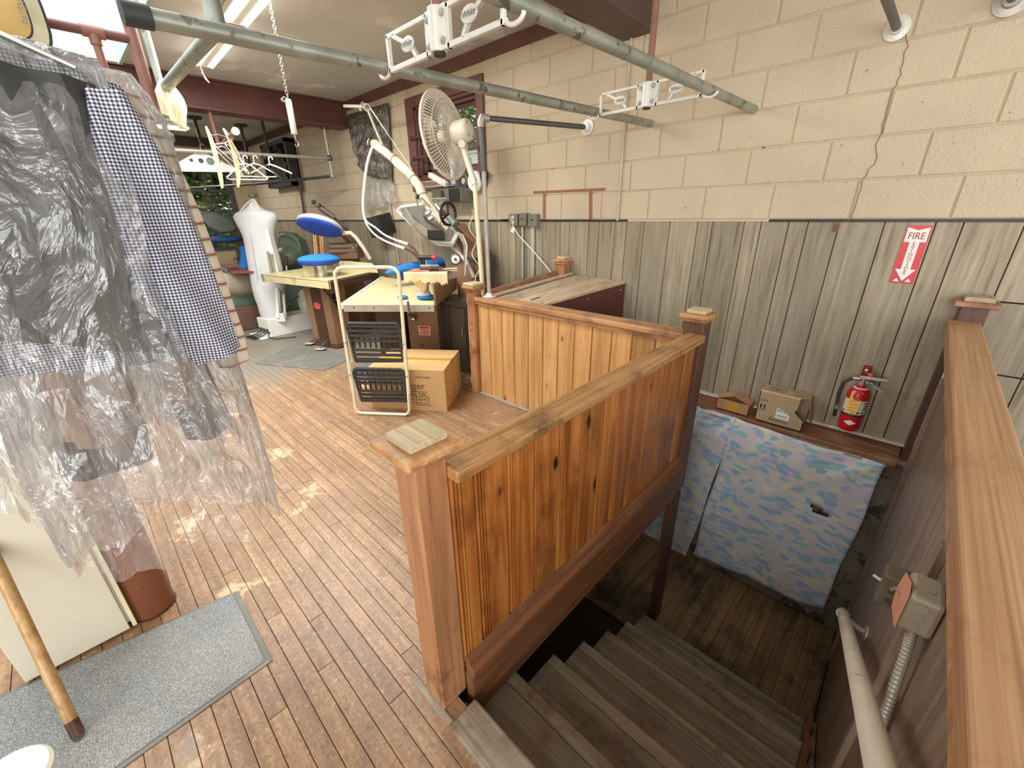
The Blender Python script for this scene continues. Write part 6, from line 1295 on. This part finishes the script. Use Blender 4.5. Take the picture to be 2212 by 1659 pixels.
a_ = PX(945, 395, y=W-.12); o = thing('white_carton', V((a_.x, W-.12, zs+.05)), 'long narrow white carton lying across the upper wire shelf', 'box'); B().obox(V((a_.x+.02, W-.12, zs+.065)), (.3, .05, .05), Matrix.Rotation(R(22), 3, 'Y')).obj('sleeve', PAPER, o, bev=.003); B().obox(V((a_.x+.02, W-.12, zs+.065))+Matrix.Rotation(R(22), 3, 'Y') @ V((-.15, 0, 0)), (.004, .046, .046), Matrix.Rotation(R(22), 3, 'Y')).obj('end_flap', CARDGR, o)
def roll(u, v, r_, mat, label, hole):
    a_ = PX(u, v, y=W-.035); o = thing('tape_roll', a_-Z*r_, label, 'tape'); B().ring(a_, r_*.72, r_*.28, (0, 1, 0), 28, 8).obj('roll', mat, o, smooth=True); B().lathe(a_+V((0, -.012, 0)), [(r_*.42, 0), (r_*.42, .004)], 18, (0, -1, 0)).obj('core', hole, o); B().tube([a_, V((a_.x, W, a_.z))], .006, 8).obj('nail', STEEL, o)
roll(1026, 392, .1, PAPER, 'white roll of tape hung beside the upright grey pipe', CHAR); roll(1046, 380, .055, BLACK, 'small black roll of tape on the window corner', PIPEGREY)
roll(1003, 391, .07, GREYMET, 'grey roll of tape hung between the wire shelf and the fan pole', BLOCK)
# ================================================================== NEAR LEFT
o = thing('support_column', (-2.03, -.165, 0), 'round brown painted steel column standing beside the white cabinet', 'column'); B().lathe((-2.03, -.165, 0), [(.077, 0), (.077, ZC)], 32).obj('shaft', paint('column_brown', srgb(122, 72, 46), .35, 0, .1, 4, dirt=srgb(160, 124, 100), dscale=24, dthr=.7), o, smooth=True); B().lathe((-2.03, -.165, 0), [(.082, 0), (.082, .006)], 32).obj('foot_ring', BROWNDK, o)
o = thing('white_cabinet', (-2.2, -.4, 0), 'scuffed off-white cabinet with a flat front beside the brown column', 'cabinet')
CABW = paint('cabinet_white', srgb(214, 208, 188), .45, 0, .04, 3, dirt=srgb(150, 130, 98), dscale=38, dthr=.72)
B().box((-2.5, -.535, .03), (-1.97, -.235, .9)).obj('body', CABW, o, bev=.003); B().box((-1.97, -.535, .012), (-1.952, -.245, .9)).obj('front_panel', CABW, o, bev=.002); B().box((-2.5, -.235, .012), (-1.955, -.222, .9)).obj('side_panel', paint('cab_side', srgb(226, 216, 180), .5), o); B().box((-2.48, -.52, 0), (-2.0, -.25, .03)).obj('plinth', DARK, o); B().box((-2.52, -.55, .9), (-1.94, -.215, .925)).obj('top', CABW, o, bev=.003)
# rug
def rugm():
    m, ns, ls, b_ = new('grey_carpet'); v = coords(ns, ls, False, (1, 1, 1)); n_ = N(ns, 'ShaderNodeTexNoise', Scale=330.0, Detail=2.0); ls.new(v, n_.inputs['Vector']); n2 = N(ns, 'ShaderNodeTexNoise', Scale=3.0); ls.new(v, n2.inputs['Vector'])
    r = ramp(ns, [(.3, srgb(110, 114, 116)), (.5, srgb(170, 172, 168)), (.7, srgb(222, 220, 212))]); ls.new(n_.outputs['Fac'], r.inputs['Fac']); r2 = ramp(ns, [(.4, srgb(130, 146, 168)), (.6, srgb(214, 212, 204))]); ls.new(n2.outputs['Fac'], r2.inputs['Fac'])
    mx = N(ns, 'ShaderNodeMix', data_type='RGBA', blend_type='MULTIPLY'); mx.inputs[0].default_value = .35; ls.new(r.outputs[0], mx.inputs[6]); ls.new(r2.outputs[0], mx.inputs[7]); ls.new(mx.outputs[2], b_.inputs['Base Color']); b_.inputs['Roughness'].default_value = .95
    bp = N(ns, 'ShaderNodeBump', Strength=1.0, Distance=.006); ls.new(n_.outputs['Fac'], bp.inputs['Height']); ls.new(bp.outputs[0], b_.inputs['Normal']); return m
rp = [PX(590, 1427, z=0), PX(514, 1277, z=0), PX(-180, 1585, z=0), PX(120, 1765, z=0)]; ctr = sum(rp, V((0, 0, 0)))/4
o = thing('door_mat', ctr, 'grey flecked carpet mat with rubber border in front of the white cabinet', 'mat'); B().prism([p+Z*.001 for p in rp], (0, 0, .004)).obj('rubber_border', RUB, o, bev=.002)
ip = [ctr.lerp(p, .94) for p in rp]; q = B(); q.grid(lambda u, v: ip[0].lerp(ip[1], u).lerp(ip[3].lerp(ip[2], u), v)+Z*(.009+.0025*noise.noise(V((u*90, v*200, 0)))), 60, 150); q.obj('carpet_pile', rugm(), o, kind='stuff', smooth=True)
B().prism([p+Z*.004 for p in ip], (0, 0, .004)).obj('carpet_base', MATS['grey_carpet'], o)
# broom handle
p0 = PX(168, 1586, z=.02); p1 = PX(0, 1232, x=-1.9); p2 = p0+(p1-p0)*1.25
o = thing('wooden_pole', p0-Z*.02, 'worn varnished wooden pole leaning against the white cabinet', 'pole'); B().tube([p0, p1, p2], .0165, 16).obj('shaft', wood('pole_wood', [srgb(150, 112, 64), srgb(182, 144, 92), srgb(200, 166, 112)], 2, 40, .35, wear=srgb(110, 74, 40), wthr=.62, wscale=6), o, smooth=True); d_ = (p1-p0).normalized(); B().tube([p0-d_*.003, p0+d_*.05], .0172, 16).obj('worn_tip', POSTDK, o, smooth=True)
# pail
pc2 = PX(6, 1690, z=.16); o = thing('white_pail', V((pc2.x, pc2.y, 0.012)), 'white plastic pail with a rounded lid standing on the carpet mat', 'pail'); rr = px2m(72, pc2)
B().lathe((pc2.x, pc2.y, .012), [(rr*.85, 0), (rr*.95, .125)], 28).obj('bucket', WHITE, o, smooth=True); B().lathe((pc2.x, pc2.y, .135), [(rr*1.02, 0), (rr*1.04, .012), (rr*.96, .022), (rr*.8, .02)], 32).obj('lid', OFFWHITE, o, smooth=True)
# ================================================================== GARMENTS IN PLASTIC
gx, gz = -1.4, 1.99
o = thing('garment_rail', (gx, -.05, gz), 'short galvanised rail carrying the bagged shirts', 'rail'); B().tube([(-1.1, -.05, gz), (-1.85, -.05, gz)], .016, 12).obj('pipe', GALV, o, smooth=True)
for x_ in (-1.08, -1.85): B().tube([(x_, -.05, gz-.01), (x_, -.05, ZC)], .016, 12).obj('drop_pipe', GALV, o, smooth=True)
def gingham():
    m, ns, ls, b_ = new('gingham'); t = ns.new('ShaderNodeTexCoord'); sp = ns.new('ShaderNodeSeparateXYZ'); ls.new(t.outputs['Object'], sp.inputs[0]); outs = []
    for ch, sc_ in (('Y', 150), ('Z', 150)):
        a_ = N(ns, 'ShaderNodeMath', operation='MULTIPLY'); ls.new(sp.outputs[ch], a_.inputs[0]); a_.inputs[1].default_value = sc_*2*math.pi; s2 = N(ns, 'ShaderNodeMath', operation='SINE'); ls.new(a_.outputs[0], s2.inputs[0]); g2 = N(ns, 'ShaderNodeMath', operation='GREATER_THAN'); ls.new(s2.outputs[0], g2.inputs[0]); g2.inputs[1].default_value = 0; outs.append(g2)
    ad = N(ns, 'ShaderNodeMath', operation='ADD'); ls.new(outs[0].outputs[0], ad.inputs[0]); ls.new(outs[1].outputs[0], ad.inputs[1]); hf = N(ns, 'ShaderNodeMath', operation='MULTIPLY'); ls.new(ad.outputs[0], hf.inputs[0]); hf.inputs[1].default_value = .5
    r = ramp(ns, [(0, srgb(222, 220, 222)), (.5, srgb(134, 136, 152)), (1, srgb(32, 34, 56))]); r.color_ramp.interpolation = 'LINEAR'; ls.new(hf.outputs[0], r.inputs['Fac']); ls.new(r.outputs['Color'], b_.inputs['Base Color']); b_.inputs['Roughness'].default_value = .85; return m
GING = gingham()
def stripe():
    m, ns, ls, b_ = new('striped_shirt'); t = ns.new('ShaderNodeTexCoord'); wv = N(ns, 'ShaderNodeTexWave', bands_direction='Z', Scale=7.5, Distortion=.6); ls.new(t.outputs['Object'], wv.inputs['Vector']); r = ramp(ns, [(.0, srgb(150, 100, 84)), (.16, srgb(222, 206, 188)), (.6, srgb(232, 218, 200))]); ls.new(wv.outputs['Fac'], r.inputs['Fac']); ls.new(r.outputs['Color'], b_.inputs['Base Color']); b_.inputs['Roughness'].default_value = .85; return m
STRP = stripe(); BLK = paint('black_cloth', srgb(62, 62, 60), .8, 0, .2, 8, bump=.4, bscale=14); BRN = paint('brown_cloth', srgb(46, 28, 22), .8, 0, .15, 8, bump=.3, bscale=20)
def cloth_tube(pts, x, hw, thick, mat, name, par, folds=4, seed=0, closed=True, n=36):
    """flattened cloth tube through photo points at distance x, half widths hw (m)"""
    C = [PX(u, v, x=x) for u, v in pts]; fine = []; fw_ = []
    for i in range(len(C)-1):
        for k in range(6): t_ = k/6; fine.append(C[i].lerp(C[i+1], t_)); fw_.append(hw[i]*(1-t_)+hw[i+1]*t_)
    fine.append(C[-1]); fw_.append(hw[-1]); q = B(); N_ = len(fine)
    for i, p in enumerate(fine):
        t_ = (fine[min(i+1, N_-1)]-fine[max(i-1, 0)]).normalized(); sd_ = V((0, t_.z, -t_.y)); sd_ = -sd_ if sd_.y < 0 else sd_; sd_.normalize(); xx = V((1, 0, 0))
        for j in range(n):
            a_ = 2*math.pi*j/n; w_ = fw_[i]; f_ = 1+.25*noise.noise(V((math.cos(a_)*2+seed, math.sin(a_)*2, i*.12)))
            q.v.append(p+sd_*w_*math.cos(a_)+xx*(thick*math.sin(a_)*f_+.012*math.sin(folds*a_+i*.18+seed)*abs(math.sin(a_))))
    for i in range(N_-1):
        for j in range(n): q.f.append((i*n+j, i*n+(j+1) % n, (i+1)*n+(j+1) % n, (i+1)*n+j))
    q.f.append(tuple(range(n)))
    return q.obj(name, mat, par, smooth=True)
def ghanger(par, x, y, mat):
    B().tube([(x, y, 1.9), (x, y, 1.96), (x, y+.012, gz+.014), (x, y+.0, gz+.02), (x, y-.018, gz+.01)], .003, 8).obj('hanger_hook', mat, par, smooth=True); B().tube([(x, y-.2, 1.83), (x, y, 1.9), (x, y+.2, 1.82)], .006, 8).obj('hanger', mat, par, smooth=True)
s1 = thing('gingham_shirt', (-1.4, -.05, 1.2), 'navy and white gingham shirt with a long sleeve inside plastic', 'shirt')
ghanger(s1, -1.4, -.05, STEEL)
cloth_tube([(30, 120), (60, 300), (110, 480), (150, 640), (185, 790)], -1.42, [.16, .2, .205, .21, .215], .05, GING, 'body', s1, 6, 2)
sl = cloth_tube([(228, 196), (275, 320), (330, 460), (382, 600), (438, 712), (474, 768)], -1.23, [.03, .052, .064, .074, .066, .052], .026, GING, 'sleeve', s1, 3, 5)
s2_ = thing('striped_shirt', (-1.52, -.05, 1.2), 'cream shirt with brown stripes hanging behind the gingham shirt', 'shirt'); ghanger(s2_, -1.52, -.05, STEEL)
cloth_tube([(255, 205), (320, 340), (385, 480), (440, 620), (485, 730), (505, 785)], -1.52, [.04, .06, .06, .06, .055, .045], .03, STRP, 'sleeve', s2_, 3, 9)
cloth_tube([(80, 160), (120, 320), (170, 500), (210, 660)], -1.54, [.17, .2, .2, .2], .04, STRP, 'body', s2_, 5, 4)
s3 = thing('black_jacket', (-1.27, -.1, 1.2), 'dark grey-black garment hanging in plastic in front of the gingham shirt', 'garment'); ghanger(s3, -1.27, -.08, STEEL)
cloth_tube([(40, 150), (85, 300), (120, 430), (140, 560), (150, 660), (140, 740)], -1.27, [.10, .14, .16, .17, .17, .165], .035, BLK, 'body', s3, 7, 7)
cloth_tube([(150, 215), (190, 380), (225, 520), (250, 640), (262, 715)], -1.29, [.02, .035, .042, .045, .04], .03, BLK, 'sleeve', s3, 4, 3)
SHEER = paint('sheer_brown', srgb(150, 126, 108), .8, 0, .12, 8, bump=.3, bscale=20)
s4 = thing('brown_coat', (-1.47, -.05, .9), 'brown coat with dark cuffs showing under the short plastic bag', 'coat'); ghanger(s4, -1.47, -.05, STEEL)
cloth_tube([(100, 500), (150, 700), (195, 850), (222, 945)], -1.47, [.07, .08, .085, .088], .06, SHEER, 'sleeve', s4, 3, 6); cloth_tube([(218, 930), (240, 1005)], -1.47, [.09, .09], .062, BRN, 'cuff', s4, 3, 6)
cloth_tube([(270, 420), (340, 640), (400, 800), (430, 875)], -1.47, [.05, .055, .055, .06], .05, SHEER, 'sleeve', s4, 3, 8); cloth_tube([(425, 865), (452, 930)], -1.47, [.062, .06], .052, BRN, 'cuff', s4, 3, 8)
def bag(name, x, dx, L, Rr, mat, label, seed, hemamp, par=None):
    """L, Rr: photo points of the left and right outline, top to bottom, same count"""
    q = B(); A = [PX(u, v, x=x) for u, v in L]; C = [PX(u, v, x=x) for u, v in Rr]; n = 96; rows = []
    for i in range(len(A)-1):
        for k in range(9): t_ = k/9; rows.append((A[i].lerp(A[i+1], t_), C[i].lerp(C[i+1], t_)))
    rows.append((A[-1], C[-1])); N_ = len(rows)
    for i, (a_, c_) in enumerate(rows):
        v = i/(N_-1); th = dx*(.25+.75*min(1, v*2.2))
        for j in range(n):
            ang = 2*math.pi*j/n; cs, sn = math.cos(ang), math.sin(ang); t_ = .5+.5*(abs(cs)**.75)*(1 if cs > 0 else -1); p = a_.lerp(c_, t_)
            f1 = noise.noise(V((cs*3.2+seed, sn*3.2, v*2.2)))*.045+noise.noise(V((cs*8+seed, sn*8, v*5+3)))*.026+noise.noise(V((cs*17, sn*17+seed, v*13)))*.012+.02*(abs(noise.noise(V((cs*5+v*6, sn*5-v*5, seed))))-.2)
            he = hemamp*noise.noise(V((cs*2.6, sn*2.6, seed+7)))*max(0, v-.8)*5
            q.v.append(p+V((th*sn*.55*(1 if sn > 0 else 1)+f1*(.3+.7*min(1, v*2.5)), f1*.35*cs, he)))
    for i in range(N_-1):
        for j in range(n): q.f.append((i*n+j, i*n+(j+1) % n, (i+1)*n+(j+1) % n, (i+1)*n+j))
    ctop = rows[0][0].lerp(rows[0][1], .5)+V((0, 0, .02)); k_ = len(q.v); q.v.append(ctop)
    for j in range(n): q.f.append((j, (j+1) % n, k_))
    return q.obj(name, mat, par, label=label, cat='garment bag', smooth=True)
BAGM = plastic('bag_plastic', .2, .14); BAGM2 = plastic('bag_plastic_long', .16, .1)
bag('garment_bag', -1.33, .36, [(-170, 60), (-260, 300), (-230, 560), (-180, 800), (-130, 960), (-90, 1070)], [(215, 140), (258, 250), (312, 420), (352, 600), (425, 790), (500, 935)], BAGM, 'short clear plastic bag over the gingham shirt and black garment', 1.3, .09)
bag('garment_bag', -1.52, .24, [(-140, 120), (-190, 330), (-110, 600), (-20, 860), (75, 1080), (160, 1240)], [(270, 158), (345, 255), (420, 480), (500, 720), (556, 910), (600, 1090)], BAGM2, 'long clear plastic bag hanging lowest behind the shorter bag', 6.1, .1)
# ================================================================== OUTSIDE
def tree(name, lo, hi, n_, label, seed, size):
    rs = random.Random(seed); o = thing(name, ((lo[0]+hi[0])/2, (lo[1]+hi[1])/2, -.3), label, 'tree'); q = B(); cl = [V([rs.uniform(lo[i], hi[i]) for i in range(3)]) for _ in range(26)]
    for k in range(n_):
        c_ = rs.choice(cl)+V([rs.gauss(0, .4) for _ in range(3)]); m = Matrix.Rotation(rs.uniform(0, 6.3), 3, 'Z') @ Matrix.Rotation(rs.uniform(-1, 1), 3, 'X'); s_ = size*rs.uniform(.6, 1.3)
        q.add([c_+m @ V((-s_, 0, 0)), c_+m @ V((0, -s_*.5, .01)), c_+m @ V((s_, 0, 0)), c_+m @ V((0, s_*.5, .01))], [(0, 1, 2, 3)])
    q.obj('foliage', GREEN, o, kind='stuff'); x_, y_ = o.location.x, o.location.y; B().tube([(x_, y_, -.3), (x_+.1, y_, 1.5), (x_, y_+.1, hi[2]-.3)], [.16, .12, .05], 10).obj('trunk', BROWNDK, o, smooth=True)
    for k in range(5): c_ = cl[k]; B().tube([(x_+.05, y_, 1.2+.2*k), c_], [.05, .015], 6).obj('branch', BROWNDK, o, smooth=True)
    return o
tree('leafy_tree', (-13.2, .3, .2), (-11.6, 4.2, 3.6), 16000, 'dense green tree outside the back window', 2, .13)
tree('leafy_tree', (-9.8, 6.6, 2.4), (-6.2, 8.2, 4.8), 9000, 'sunlit green tree outside the small maroon window', 5, .08)
o = thing('neighbour_house', (-6.8, 6.1, -.3), 'white clapboard house outside the small maroon window', 'house'); B().box((-9.5, 5.75, -.3), (-5.3, 6.5, 2.75)).obj('wall', WHITE, o)
for k in range(14): B().box((-9.52, 5.73, .1+.19*k), (-5.28, 5.752, .1+.19*k+.172)).obj('clapboard', WHITE, o)
q = B(); q.prism([(-9.7, 5.55, 2.72), (-5.1, 5.55, 2.72), (-5.1, 6.3, 3.05), (-9.7, 6.3, 3.05)], (0, 0, .05)); q.obj('roof', GREYMET, o); B().box((-7.3, 5.7, 1.9), (-6.5, 5.76, 2.5)).obj('window', paint('sky_pane', srgb(150, 190, 214), .1), o)
b = B(); b.box((-30, 3.4, -.4), (10, 20, -.3)); b.box((-30, -10, -.4), (-10.5, 3.4, -.3)); b.obj('ground_outside', paint('grass', srgb(110, 140, 76), .9, 0, .3, 3), kind='structure')
sc.cycles.transparent_max_bounces = 32
